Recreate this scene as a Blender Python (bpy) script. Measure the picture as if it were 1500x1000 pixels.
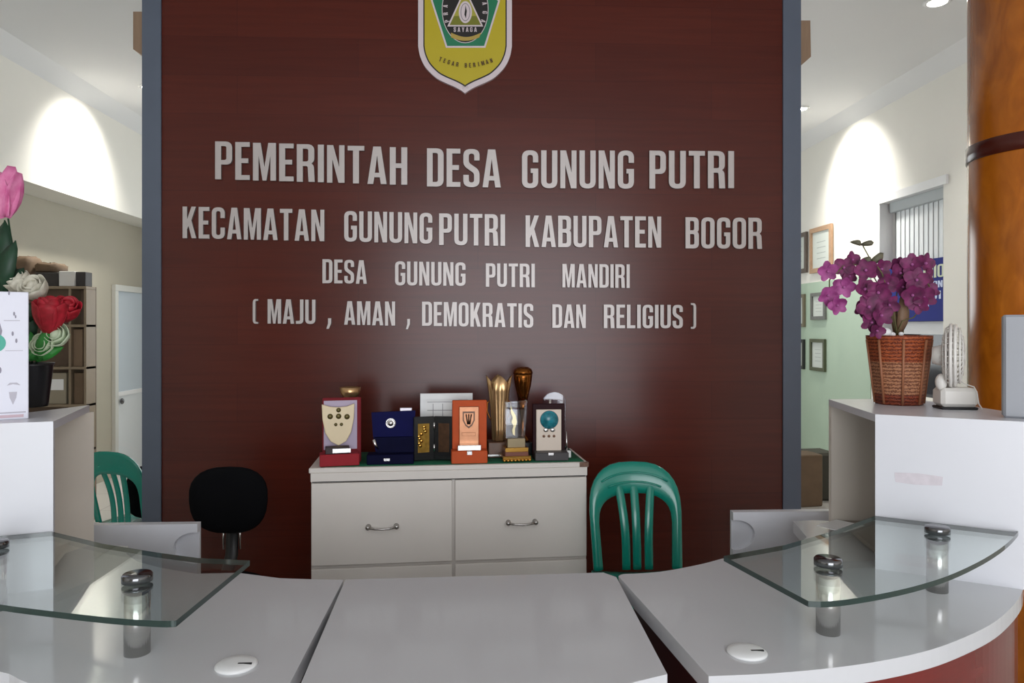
import bpy, math, random
from mathutils import Vector, Matrix, Euler
from mathutils.geometry import tessellate_polygon

# ------------------------------------------------------------------ camera, world, light, exposure
for o in list(bpy.data.objects):
    bpy.data.objects.remove(o)
SC = bpy.context.scene
COL = SC.collection
F, HORIZON, EYE = 1080.0, 480.0, 1.45
YAW = math.atan(50.0 / F)
cam = bpy.data.cameras.new('camera')
cam.sensor_width = 36.0
cam.lens = F / 1500.0 * 36.0
cam.shift_y = -(500.0 - HORIZON) / 1500.0
cam.clip_start = 0.02
cob = bpy.data.objects.new('camera', cam)
COL.objects.link(cob)
cob.location = (0, 0, EYE)
cob.rotation_euler = (math.pi / 2, 0, -YAW)
SC.camera = cob
SC.view_settings.view_transform = 'Standard'
SC.view_settings.look = 'None'
SC.view_settings.gamma = 1.0
SC.view_settings.use_curve_mapping = False
SC.view_settings.exposure = 0.0
SC.cycles.use_denoising = True
SC.cycles.max_bounces = 10
SC.cycles.transparent_max_bounces = 16

W = bpy.data.worlds.new('world')
SC.world = W
W.use_nodes = True
W.node_tree.nodes['Background'].inputs[0].default_value = (0.80, 0.90, 1.0, 1)
W.node_tree.nodes['Background'].inputs[1].default_value = 1.2

WP = 3.80            # front face of the panelled partition
XL, XLL, XR = -3.23, -3.54, 3.40   # upper left wall, recessed lower left wall, right wall
YB, YF = 8.40, -3.20
CEIL = 3.40


def area_light(name, loc, rot, sx, sy, power, color):
    l = bpy.data.lights.new(name, 'AREA')
    l.shape = 'RECTANGLE'
    l.size, l.size_y = sx, sy
    l.energy = power
    l.color = color
    o = bpy.data.objects.new(name, l)
    COL.objects.link(o)
    o.location, o.rotation_euler = loc, rot
    return o


def spot_light(name, loc, target, power, angle, blend, color=(1, 0.97, 0.9), radius=0.10):
    l = bpy.data.lights.new(name, 'SPOT')
    l.energy, l.spot_size, l.spot_blend, l.color = power, math.radians(angle), blend, color
    l.shadow_soft_size = radius
    o = bpy.data.objects.new(name, l)
    COL.objects.link(o)
    o.location = loc
    o.rotation_euler = (Vector(target) - Vector(loc)).to_track_quat('-Z', 'Y').to_euler()
    return o


# daylight through the wide entrance behind the camera
area_light('entrance_daylight', (0.5, YF + 0.05, 1.5), (math.radians(90), 0, 0), 3.4, 2.9, 165, (0.94, 0.96, 1.0))
# fill light added to brighten the rear room, at an unseen added window
area_light('rear_fill_light', (0.0, YB - 0.12, 1.9), (math.radians(-90), 0, 0), 4.4, 1.8, 62, (0.97, 1.0, 0.97))

# ------------------------------------------------------------------ pixel rays (1500x1000 frame)
FW = Vector((math.sin(YAW), math.cos(YAW), 0))
RT = Vector((math.cos(YAW), -math.sin(YAW), 0))
E0 = Vector((0, 0, EYE))


def ray(px, py):
    return FW + RT * ((px - 750.0) / F) + Vector((0, 0, (HORIZON - py) / F))


def atY(px, py, y):
    d = ray(px, py)
    return E0 + d * (y / d.y)


def atX(px, py, x):
    d = ray(px, py)
    return E0 + d * (x / d.x)


def atZ(px, py, z):
    d = ray(px, py)
    return E0 + d * ((z - EYE) / d.z)


# ------------------------------------------------------------------ materials
MATS = {}


def mat(name, col, rough=0.5, metal=0.0, spec=0.5, noise=0.0, nscale=8.0, bump=0.0, bscale=200.0, coat=0.0, stretch=None):
    """plain procedural material: colour with a little noise, optional fine bump"""
    if name in MATS:
        return MATS[name]
    m = bpy.data.materials.new(name)
    m.use_nodes = True
    nt = m.node_tree
    b = nt.nodes['Principled BSDF']
    b.inputs['Base Color'].default_value = (*col, 1)
    b.inputs['Roughness'].default_value = rough
    b.inputs['Metallic'].default_value = metal
    b.inputs['Specular IOR Level'].default_value = spec
    b.inputs['Coat Weight'].default_value = coat
    tc = nt.nodes.new('ShaderNodeTexCoord')
    mp = nt.nodes.new('ShaderNodeMapping')
    nt.links.new(tc.outputs['Object'], mp.inputs['Vector'])
    if stretch:
        mp.inputs['Scale'].default_value = stretch
    if noise > 0:
        n = nt.nodes.new('ShaderNodeTexNoise')
        n.inputs['Scale'].default_value = nscale
        n.inputs['Detail'].default_value = 4
        nt.links.new(mp.outputs['Vector'], n.inputs['Vector'])
        r = nt.nodes.new('ShaderNodeValToRGB')
        r.color_ramp.elements[0].position = 0.3
        r.color_ramp.elements[1].position = 0.7
        r.color_ramp.elements[0].color = (*[c * (1 - noise) for c in col], 1)
        r.color_ramp.elements[1].color = (*[min(1, c * (1 + noise)) for c in col], 1)
        nt.links.new(n.outputs['Fac'], r.inputs['Fac'])
        nt.links.new(r.outputs['Color'], b.inputs['Base Color'])
    if bump > 0:
        n2 = nt.nodes.new('ShaderNodeTexNoise')
        n2.inputs['Scale'].default_value = bscale
        nt.links.new(mp.outputs['Vector'], n2.inputs['Vector'])
        bp = nt.nodes.new('ShaderNodeBump')
        bp.inputs['Strength'].default_value = bump
        bp.inputs['Distance'].default_value = 0.002
        nt.links.new(n2.outputs['Fac'], bp.inputs['Height'])
        nt.links.new(bp.outputs['Normal'], b.inputs['Normal'])
    MATS[name] = m
    return m


def emit(name, col, s):
    m = bpy.data.materials.new(name)
    m.use_nodes = True
    b = m.node_tree.nodes['Principled BSDF']
    b.inputs['Base Color'].default_value = (*col, 1)
    b.inputs['Emission Color'].default_value = (*col, 1)
    b.inputs['Emission Strength'].default_value = s
    return m


def srgb(r, g, b):
    f = lambda c: (c / 255 / 12.92) if c / 255 <= 0.04045 else ((c / 255 + 0.055) / 1.055) ** 2.4
    return (f(r), f(g), f(b))


def wood_panel_material():
    m = bpy.data.materials.new('red_brown_laminate')
    m.use_nodes = True
    nt = m.node_tree
    b = nt.nodes['Principled BSDF']
    tc = nt.nodes.new('ShaderNodeTexCoord')
    sp = nt.nodes.new('ShaderNodeSeparateXYZ')
    cb = nt.nodes.new('ShaderNodeCombineXYZ')
    nt.links.new(tc.outputs['Object'], sp.inputs[0])
    nt.links.new(sp.outputs['X'], cb.inputs['X'])
    nt.links.new(sp.outputs['Z'], cb.inputs['Y'])
    br = nt.nodes.new('ShaderNodeTexBrick')
    br.inputs['Scale'].default_value = 1.0
    br.inputs['Brick Width'].default_value = 1.22
    br.inputs['Row Height'].default_value = 0.195
    br.inputs['Mortar Size'].default_value = 0.0012
    br.inputs['Mortar Smooth'].default_value = 0.3
    br.inputs['Bias'].default_value = 0.0
    br.inputs['Color1'].default_value = (*srgb(85, 32, 21), 1)
    br.inputs['Color2'].default_value = (*srgb(78, 28, 18), 1)
    br.inputs['Mortar'].default_value = (*srgb(66, 24, 17), 1)
    nt.links.new(cb.outputs[0], br.inputs['Vector'])
    mp = nt.nodes.new('ShaderNodeMapping')
    mp.inputs['Scale'].default_value = (1.3, 1, 26)
    nt.links.new(tc.outputs['Object'], mp.inputs['Vector'])
    n = nt.nodes.new('ShaderNodeTexNoise')
    n.inputs['Scale'].default_value = 1.6
    n.inputs['Detail'].default_value = 6
    n.inputs['Distortion'].default_value = 0.6
    nt.links.new(mp.outputs['Vector'], n.inputs['Vector'])
    mr = nt.nodes.new('ShaderNodeMapRange')
    mr.inputs['To Min'].default_value = 0.72
    mr.inputs['To Max'].default_value = 1.22
    nt.links.new(n.outputs['Fac'], mr.inputs['Value'])
    mx = nt.nodes.new('ShaderNodeMix')
    mx.data_type = 'RGBA'
    mx.blend_type = 'MULTIPLY'
    mx.inputs['Factor'].default_value = 1.0
    nt.links.new(br.outputs['Color'], mx.inputs[6])
    nt.links.new(mr.outputs['Result'], mx.inputs[7])
    nt.links.new(mx.outputs[2], b.inputs['Base Color'])
    b.inputs['Roughness'].default_value = 0.24
    b.inputs['Specular IOR Level'].default_value = 0.34
    return m


def glass_material(name, tint, rough=0.0):
    """thin sheet: straight-through light with a Fresnel reflection"""
    m = bpy.data.materials.new(name)
    m.use_nodes = True
    nt = m.node_tree
    nt.nodes.remove(nt.nodes['Principled BSDF'])
    out = nt.nodes['Material Output']
    t = nt.nodes.new('ShaderNodeBsdfTransparent')
    t.inputs[0].default_value = (*tint, 1)
    g = nt.nodes.new('ShaderNodeBsdfGlossy')
    g.inputs['Roughness'].default_value = rough
    fr = nt.nodes.new('ShaderNodeFresnel')
    geo = nt.nodes.new('ShaderNodeNewGeometry')
    ior = nt.nodes.new('ShaderNodeMapRange')       # same reflectance from either side of the sheet
    ior.inputs['To Min'].default_value = 1.65
    ior.inputs['To Max'].default_value = 1 / 1.65
    nt.links.new(geo.outputs['Backfacing'], ior.inputs['Value'])
    nt.links.new(ior.outputs['Result'], fr.inputs['IOR'])
    mx = nt.nodes.new('ShaderNodeMixShader')
    nt.links.new(fr.outputs[0], mx.inputs[0])
    nt.links.new(t.outputs[0], mx.inputs[1])
    nt.links.new(g.outputs[0], mx.inputs[2])
    nt.links.new(mx.outputs[0], out.inputs[0])
    return m


def tile_material():
    m = bpy.data.materials.new('pale_floor_tile')
    m.use_nodes = True
    nt = m.node_tree
    b = nt.nodes['Principled BSDF']
    tc = nt.nodes.new('ShaderNodeTexCoord')
    br = nt.nodes.new('ShaderNodeTexBrick')
    br.offset = 0.0
    br.inputs['Scale'].default_value = 1.0
    br.inputs['Brick Width'].default_value = 0.6
    br.inputs['Row Height'].default_value = 0.6
    br.inputs['Mortar Size'].default_value = 0.003
    br.inputs['Color1'].default_value = (0.62, 0.60, 0.56, 1)
    br.inputs['Color2'].default_value = (0.58, 0.56, 0.53, 1)
    br.inputs['Mortar'].default_value = (0.35, 0.34, 0.32, 1)
    nt.links.new(tc.outputs['Object'], br.inputs['Vector'])
    nt.links.new(br.outputs['Color'], b.inputs['Base Color'])
    b.inputs['Roughness'].default_value = 0.18
    return m


def marble_material():
    m = bpy.data.materials.new('amber_marbled_varnish')
    m.use_nodes = True
    nt = m.node_tree
    b = nt.nodes['Principled BSDF']
    tc = nt.nodes.new('ShaderNodeTexCoord')
    mp = nt.nodes.new('ShaderNodeMapping')
    mp.inputs['Scale'].default_value = (3, 3, 1.2)
    nt.links.new(tc.outputs['Object'], mp.inputs['Vector'])
    n = nt.nodes.new('ShaderNodeTexNoise')
    n.inputs['Scale'].default_value = 3.0
    n.inputs['Detail'].default_value = 7
    n.inputs['Distortion'].default_value = 1.5
    nt.links.new(mp.outputs['Vector'], n.inputs['Vector'])
    r = nt.nodes.new('ShaderNodeValToRGB')
    r.color_ramp.elements[0].position = 0.30
    r.color_ramp.elements[0].color = (*srgb(156, 82, 10), 1)
    r.color_ramp.elements[1].position = 0.72
    r.color_ramp.elements[1].color = (*srgb(196, 112, 24), 1)
    nt.links.new(n.outputs['Fac'], r.inputs['Fac'])
    nt.links.new(r.outputs['Color'], b.inputs['Base Color'])
    b.inputs['Roughness'].default_value = 0.22
    return m


def wicker_material():
    m = bpy.data.materials.new('brown_wicker')
    m.use_nodes = True
    nt = m.node_tree
    b = nt.nodes['Principled BSDF']
    tc = nt.nodes.new('ShaderNodeTexCoord')
    sp = nt.nodes.new('ShaderNodeSeparateXYZ')
    nt.links.new(tc.outputs['Object'], sp.inputs[0])
    wv = nt.nodes.new('ShaderNodeTexWave')
    wv.bands_direction = 'Z'
    wv.inputs['Scale'].default_value = 28
    wv.inputs['Distortion'].default_value = 5
    wv.inputs['Detail'].default_value = 3
    wv.inputs['Detail Scale'].default_value = 6
    nt.links.new(tc.outputs['Object'], wv.inputs['Vector'])
    r = nt.nodes.new('ShaderNodeValToRGB')
    r.color_ramp.elements[0].color = (*srgb(110, 62, 40), 1)
    r.color_ramp.elements[1].color = (*srgb(186, 128, 92), 1)
    nt.links.new(wv.outputs['Fac'], r.inputs['Fac'])
    # darker, redder weave in the upper third and at the foot
    r2 = nt.nodes.new('ShaderNodeValToRGB')
    r2.color_ramp.interpolation = 'CONSTANT'
    e = r2.color_ramp.elements
    e[0].position = 0.0
    e[0].color = (*srgb(206, 140, 120), 1)
    e[1].position = 0.033
    e[1].color = (1, 1, 1, 1)
    k = e.new(0.137)
    k.color = (*srgb(238, 172, 128), 1)
    nt.links.new(sp.outputs['Z'], r2.inputs['Fac'])
    mx = nt.nodes.new('ShaderNodeMix')
    mx.data_type = 'RGBA'
    mx.blend_type = 'MULTIPLY'
    mx.inputs['Factor'].default_value = 1.0
    nt.links.new(r.outputs['Color'], mx.inputs[6])
    nt.links.new(r2.outputs['Color'], mx.inputs[7])
    nt.links.new(mx.outputs[2], b.inputs['Base Color'])
    bp = nt.nodes.new('ShaderNodeBump')
    bp.inputs['Strength'].default_value = 0.6
    bp.inputs['Distance'].default_value = 0.003
    nt.links.new(wv.outputs['Fac'], bp.inputs['Height'])
    nt.links.new(bp.outputs['Normal'], b.inputs['Normal'])
    b.inputs['Roughness'].default_value = 0.5
    return m


def petal_material(name, inner, outer, rad):
    m = bpy.data.materials.new(name)
    m.use_nodes = True
    nt = m.node_tree
    b = nt.nodes['Principled BSDF']
    tc = nt.nodes.new('ShaderNodeTexCoord')
    n = nt.nodes.new('ShaderNodeTexNoise')
    n.inputs['Scale'].default_value = rad
    n.inputs['Detail'].default_value = 3
    nt.links.new(tc.outputs['Object'], n.inputs['Vector'])
    r = nt.nodes.new('ShaderNodeValToRGB')
    r.color_ramp.elements[0].position = 0.35
    r.color_ramp.elements[1].position = 0.68
    r.color_ramp.elements[0].color = (*inner, 1)
    r.color_ramp.elements[1].color = (*outer, 1)
    nt.links.new(n.outputs['Fac'], r.inputs['Fac'])
    nt.links.new(r.outputs['Color'], b.inputs['Base Color'])
    b.inputs['Roughness'].default_value = 0.6
    return m


M_PANEL = wood_panel_material()
M_WALL = mat('cream_white_paint', (0.80, 0.78, 0.72), 0.7, noise=0.02, nscale=2)
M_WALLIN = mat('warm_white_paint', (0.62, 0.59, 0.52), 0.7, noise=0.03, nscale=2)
M_CEIL = mat('ceiling_paint', (0.74, 0.74, 0.74), 0.8, noise=0.01, nscale=2)
M_GREEN = mat('pale_green_paint', srgb(172, 192, 172), 0.55, noise=0.03, nscale=3)
M_FLOOR = tile_material()
M_GREY = mat('blue_grey_cladding', srgb(88, 97, 112), 0.42, noise=0.04, nscale=5)
M_LAM = mat('white_laminate', (0.60, 0.60, 0.62), 0.10, noise=0.015, nscale=3, spec=0.5)
M_LAMV = mat('white_laminate_board', (0.66, 0.66, 0.70), 0.28, noise=0.015, nscale=3)
M_LAMB = mat('warm_white_board', srgb(212, 203, 192), 0.45, noise=0.03, nscale=4)
M_CAB = mat('cabinet_board', srgb(228, 221, 214), 0.45, noise=0.02, nscale=4)
M_SHADOWGAP = mat('black_gap', (0.01, 0.01, 0.01), 0.8)
M_REDB = mat('red_brown_desk_front', srgb(112, 34, 30), 0.18, noise=0.12, nscale=4, stretch=(1, 1, 8))
M_DARKRED = mat('dark_red_board', srgb(58, 18, 18), 0.5, noise=0.08)
M_GLASS = glass_material('clear_shelf_glass', (0.93, 0.97, 0.955))
M_GEDGE = mat('green_glass_edge', srgb(20, 46, 42), 0.08, spec=0.8)
M_CHROME = mat('brushed_steel', (0.62, 0.61, 0.59), 0.22, 1.0, noise=0.04, nscale=30, stretch=(1, 1, 8))
M_DCHROME = mat('dark_chrome', (0.18, 0.18, 0.19), 0.15, 1.0)
M_TEAL = mat('teal_plastic', srgb(10, 136, 118), 0.24, spec=0.6, coat=0.2, noise=0.03)
M_BLACKF = mat('black_fabric', (0.004, 0.004, 0.005), 0.95, spec=0.1, bump=0.3, bscale=400)
M_BLACKP = mat('black_plastic', (0.01, 0.01, 0.011), 0.4)
M_SILVER = mat('silver_grey_letter', srgb(186, 178, 175), 0.38, 0.25, noise=0.03, nscale=12)
M_LSIDE = mat('dark_letter_edge', srgb(120, 112, 108), 0.45)
M_GOLD = mat('polished_gold', srgb(198, 150, 74), 0.2, 1.0, noise=0.05)
M_DGOLD = mat('brown_gold', srgb(132, 78, 30), 0.16, 0.9, noise=0.1, nscale=20)
M_PGOLD = mat('pale_gold', srgb(204, 166, 120), 0.28, 0.85, noise=0.05)
M_WHITE = mat('white_paint', (0.82, 0.82, 0.82), 0.4)
M_PAPER = mat('paper_white', (0.85, 0.85, 0.84), 0.6)
M_MARBLE = marble_material()
M_WICKER = wicker_material()

# ------------------------------------------------------------------ mesh builder


class MB:
    def __init__(self):
        self.v, self.f, self.m, self.s = [], [], [], []

    def add(self, vs, fs, mi=0, smooth=False, mx=None):
        b = len(self.v)
        for p in vs:
            p = Vector(p)
            self.v.append(mx @ p if mx else p)
        for q in fs:
            self.f.append([b + i for i in q])
            self.m.append(mi)
            self.s.append(smooth)
        return self

    def box(self, x0, x1, y0, y1, z0, z1, mi=0, mx=None):
        vs = [(x0, y0, z0), (x1, y0, z0), (x1, y1, z0), (x0, y1, z0), (x0, y0, z1), (x1, y0, z1), (x1, y1, z1), (x0, y1, z1)]
        fs = [(0, 3, 2, 1), (4, 5, 6, 7), (0, 1, 5, 4), (1, 2, 6, 5), (2, 3, 7, 6), (3, 0, 4, 7)]
        return self.add(vs, fs, mi, False, mx)

    def rbox(self, x0, x1, y0, y1, z0, z1, r=0.005, mi=0, mx=None):
        """box with chamfered edges"""
        cx, cy, cz = (x0 + x1) / 2, (y0 + y1) / 2, (z0 + z1) / 2
        hx, hy, hz = (x1 - x0) / 2, (y1 - y0) / 2, (z1 - z0) / 2
        r = min(r, hx * 0.9, hy * 0.9, hz * 0.9)
        vs, idx = [], {}
        for sx in (-1, 1):
            for sy in (-1, 1):
                for sz in (-1, 1):
                    for k, p in enumerate(((hx, hy - r, hz - r), (hx - r, hy, hz - r), (hx - r, hy - r, hz))):
                        idx[(sx, sy, sz, k)] = len(vs)
                        vs.append((cx + sx * p[0], cy + sy * p[1], cz + sz * p[2]))
        fs = []
        for s in (-1, 1):
            a = [idx[(s, y, z, 0)] for y, z in ((-1, -1), (1, -1), (1, 1), (-1, 1))]
            fs.append(a if s > 0 else a[::-1])
            a = [idx[(x, s, z, 1)] for x, z in ((-1, -1), (-1, 1), (1, 1), (1, -1))]
            fs.append(a if s > 0 else a[::-1])
            a = [idx[(x, y, s, 2)] for x, y in ((-1, -1), (1, -1), (1, 1), (-1, 1))]
            fs.append(a if s > 0 else a[::-1])
        for a in (-1, 1):
            for b in (-1, 1):
                fs.append([idx[(a, b, -1, 0)], idx[(a, b, 1, 0)], idx[(a, b, 1, 1)], idx[(a, b, -1, 1)]])
                fs.append([idx[(a, -1, b, 0)], idx[(a, 1, b, 0)], idx[(a, 1, b, 2)], idx[(a, -1, b, 2)]])
                fs.append([idx[(-1, a, b, 1)], idx[(1, a, b, 1)], idx[(1, a, b, 2)], idx[(-1, a, b, 2)]])
        for sx in (-1, 1):
            for sy in (-1, 1):
                for sz in (-1, 1):
                    fs.append([idx[(sx, sy, sz, k)] for k in range(3)])
        return self.add(vs, fs, mi, False, mx)

    def poly(self, loops, fn, d0, d1, mi=0, side=None, caps=(True, True), smooth_side=False):
        """2-D loops (outer first, then holes) mapped by fn(u, v, d); extruded from d0 (front) to d1"""
        if side is None:
            side = mi
        flat = [p for l in loops for p in l]
        tris = tessellate_polygon([[Vector((p[0], p[1], 0)) for p in l] for l in loops])
        n = len(flat)
        vs = [fn(p[0], p[1], d0) for p in flat]
        if caps[0]:
            self.add(vs, [tuple(t) for t in tris], mi)
        vs1 = [fn(p[0], p[1], d1) for p in flat]
        if caps[1]:
            self.add(vs1, [tuple(reversed(t)) for t in tris], mi)
        o = 0
        for l in loops:
            k = len(l)
            va = vs[o:o + k] + vs1[o:o + k]
            self.add(va, [(i, (i + 1) % k, k + (i + 1) % k, k + i) for i in range(k)], side, smooth_side)
            o += k
        return self

    def prism(self, pts, z0, z1, mi=0, side=None, caps=(True, True)):
        return self.poly([pts], lambda u, v, d: (u, v, d), z1, z0, mi, side, caps)

    def lathe(self, prof, n=24, mi=0, smooth=True, c=(0, 0, 0), sx=1, sy=1, mx=None):
        vs, fs = [], []
        for r, z in prof:
            for k in range(n):
                a = 2 * math.pi * k / n
                vs.append((c[0] + r * sx * math.cos(a), c[1] + r * sy * math.sin(a), c[2] + z))
        for j in range(len(prof) - 1):
            for k in range(n):
                k2 = (k + 1) % n
                fs.append((j * n + k, j * n + k2, (j + 1) * n + k2, (j + 1) * n + k))
        self.add(vs, fs, mi, smooth, mx)
        if prof[0][0] > 1e-6:
            self.add(vs[:n], [tuple(range(n))[::-1]], mi, False, mx)
        if prof[-1][0] > 1e-6:
            self.add(vs[-n:], [tuple(range(n))], mi, False, mx)
        return self

    def tube(self, pts, rad, n=8, mi=0, flat=1.0, closed=False):
        pts = [Vector(p) for p in pts]
        m = len(pts)
        if not hasattr(rad, '__len__'):
            rad = [rad] * m
        vs, fs = [], []
        up = None
        for i, p in enumerate(pts):
            if closed:
                t = (pts[(i + 1) % m] - pts[i - 1]).normalized()
            else:
                t = (pts[min(i + 1, m - 1)] - pts[max(i - 1, 0)]).normalized()
            if up is None:
                up = Vector((0, 0, 1)) if abs(t.z) < 0.9 else Vector((0, 1, 0))
            a = t.cross(up).normalized()
            b = a.cross(t).normalized()
            up = b
            for k in range(n):
                g = 2 * math.pi * k / n
                vs.append(p + a * math.cos(g) * rad[i] + b * math.sin(g) * rad[i] * flat)
        for i in range(m if closed else m - 1):
            j = (i + 1) % m
            for k in range(n):
                k2 = (k + 1) % n
                fs.append((i * n + k, i * n + k2, j * n + k2, j * n + k))
        self.add(vs, fs, mi, True)
        if not closed:
            self.add(vs[:n], [tuple(range(n))[::-1]], mi)
            self.add(vs[-n:], [tuple(range(n))], mi)
        return self

    def ball(self, c, rx, ry, rz, nu=16, nv=10, mi=0, mx=None, power=1.0):
        prof = []
        vs, fs = [], []
        for j in range(nv + 1):
            th = math.pi * j / nv - math.pi / 2
            for k in range(nu):
                a = 2 * math.pi * k / nu
                def sp(x):
                    return math.copysign(abs(x) ** power, x)
                vs.append((c[0] + rx * sp(math.cos(th)) * sp(math.cos(a)), c[1] + ry * sp(math.cos(th)) * sp(math.sin(a)), c[2] + rz * sp(math.sin(th))))
        for j in range(nv):
            for k in range(nu):
                k2 = (k + 1) % nu
                fs.append((j * nu + k, j * nu + k2, (j + 1) * nu + k2, (j + 1) * nu + k))
        return self.add(vs, fs, mi, True, mx)

    def grid(self, rows, mi=0, smooth=True, mx=None):
        n = len(rows[0])
        vs = [p for r in rows for p in r]
        fs = [(j * n + k, j * n + k + 1, (j + 1) * n + k + 1, (j + 1) * n + k) for j in range(len(rows) - 1) for k in range(n - 1)]
        return self.add(vs, fs, mi, smooth, mx)

    def mesh(self, name, mats):
        me = bpy.data.meshes.new(name)
        me.from_pydata([tuple(p) for p in self.v], [], self.f)
        mats = mats if isinstance(mats, (list, tuple)) else [mats]
        for m in mats:
            me.materials.append(m)
        me.polygons.foreach_set('material_index', self.m)
        me.polygons.foreach_set('use_smooth', self.s)
        import bmesh
        bm = bmesh.new()
        bm.from_mesh(me)
        bmesh.ops.remove_doubles(bm, verts=bm.verts, dist=1e-6)
        bmesh.ops.recalc_face_normals(bm, faces=bm.faces)
        bm.to_mesh(me)
        bm.free()
        me.update()
        return me

    def build(self, name, mats, parent=None, loc=None, rz=0.0, solid=0.0, bevel=0.0):
        o = bpy.data.objects.new(name, self.mesh(name, mats))
        COL.objects.link(o)
        if parent:
            o.parent = parent
        if loc is not None:
            o.location = loc
            o.rotation_euler = (0, 0, rz)
        if solid:
            s = o.modifiers.new('solid', 'SOLIDIFY')
            s.thickness = solid
            s.offset = 0
        if bevel:
            b = o.modifiers.new('bevel', 'BEVEL')
            b.width = bevel
            b.segments = 2
            b.limit_method = 'ANGLE'
        return o


def tag(o, label, cat, group=None):
    o['label'] = label
    o['category'] = cat
    if group:
        o['group'] = group
    return o


def thing(name, label, cat, loc=(0, 0, 0), rz=0.0, group=None, scale=1.0):
    o = bpy.data.objects.new(name, None)
    COL.objects.link(o)
    o.location = loc
    o.rotation_euler = (0, 0, rz)
    o.scale = (scale,) * 3
    o.empty_display_size = 0.05
    return tag(o, label, cat, group)


def structure(o):
    o['kind'] = 'structure'
    return o


def copy_tree(root, loc, rz, label):
    r = root.copy()
    COL.objects.link(r)
    r.location, r.rotation_euler = loc, (0, 0, rz)
    r['label'] = label
    for ch in list(root.children):
        c = ch.copy()
        COL.objects.link(c)
        c.parent = r
        for g in ch.children:
            d = g.copy()
            COL.objects.link(d)
            d.parent = c
    return r


# ------------------------------------------------------------------ condensed capitals (cap height 1)
def fillet(pts, seg=5):
    out, n = [], len(pts)
    for i, p in enumerate(pts):
        r = p[2] if len(p) > 2 else 0
        P = Vector(p[:2])
        if r <= 0:
            out.append((P.x, P.y))
            continue
        A, B = Vector(pts[i - 1][:2]), Vector(pts[(i + 1) % n][:2])
        da = min(r, (A - P).length * 0.49)
        db = min(r, (B - P).length * 0.49)
        a = P + (A - P).normalized() * da
        b = P + (B - P).normalized() * db
        for k in range(seg + 1):
            t = k / seg
            q = a * (1 - t) ** 2 + P * 2 * t * (1 - t) * 0.86 + (a + b) * t * (1 - t) * 0.14 + b * t * t
            out.append((q.x, q.y))
    return out


def smooth(pts, n=4):
    """Catmull-Rom through the points"""
    out = []
    P_ = [Vector(p) for p in pts]
    for i in range(len(P_) - 1):
        a, b_, c, d = P_[max(i - 1, 0)], P_[i], P_[i + 1], P_[min(i + 2, len(P_) - 1)]
        for k in range(n):
            t_ = k / n
            q = .5 * ((2 * b_) + (c - a) * t_ + (2 * a - 5 * b_ + 4 * c - d) * t_ ** 2 + (-a + 3 * b_ - 3 * c + d) * t_ ** 3)
            out.append((q.x, q.y))
    out.append((P_[-1].x, P_[-1].y))
    return out


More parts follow.
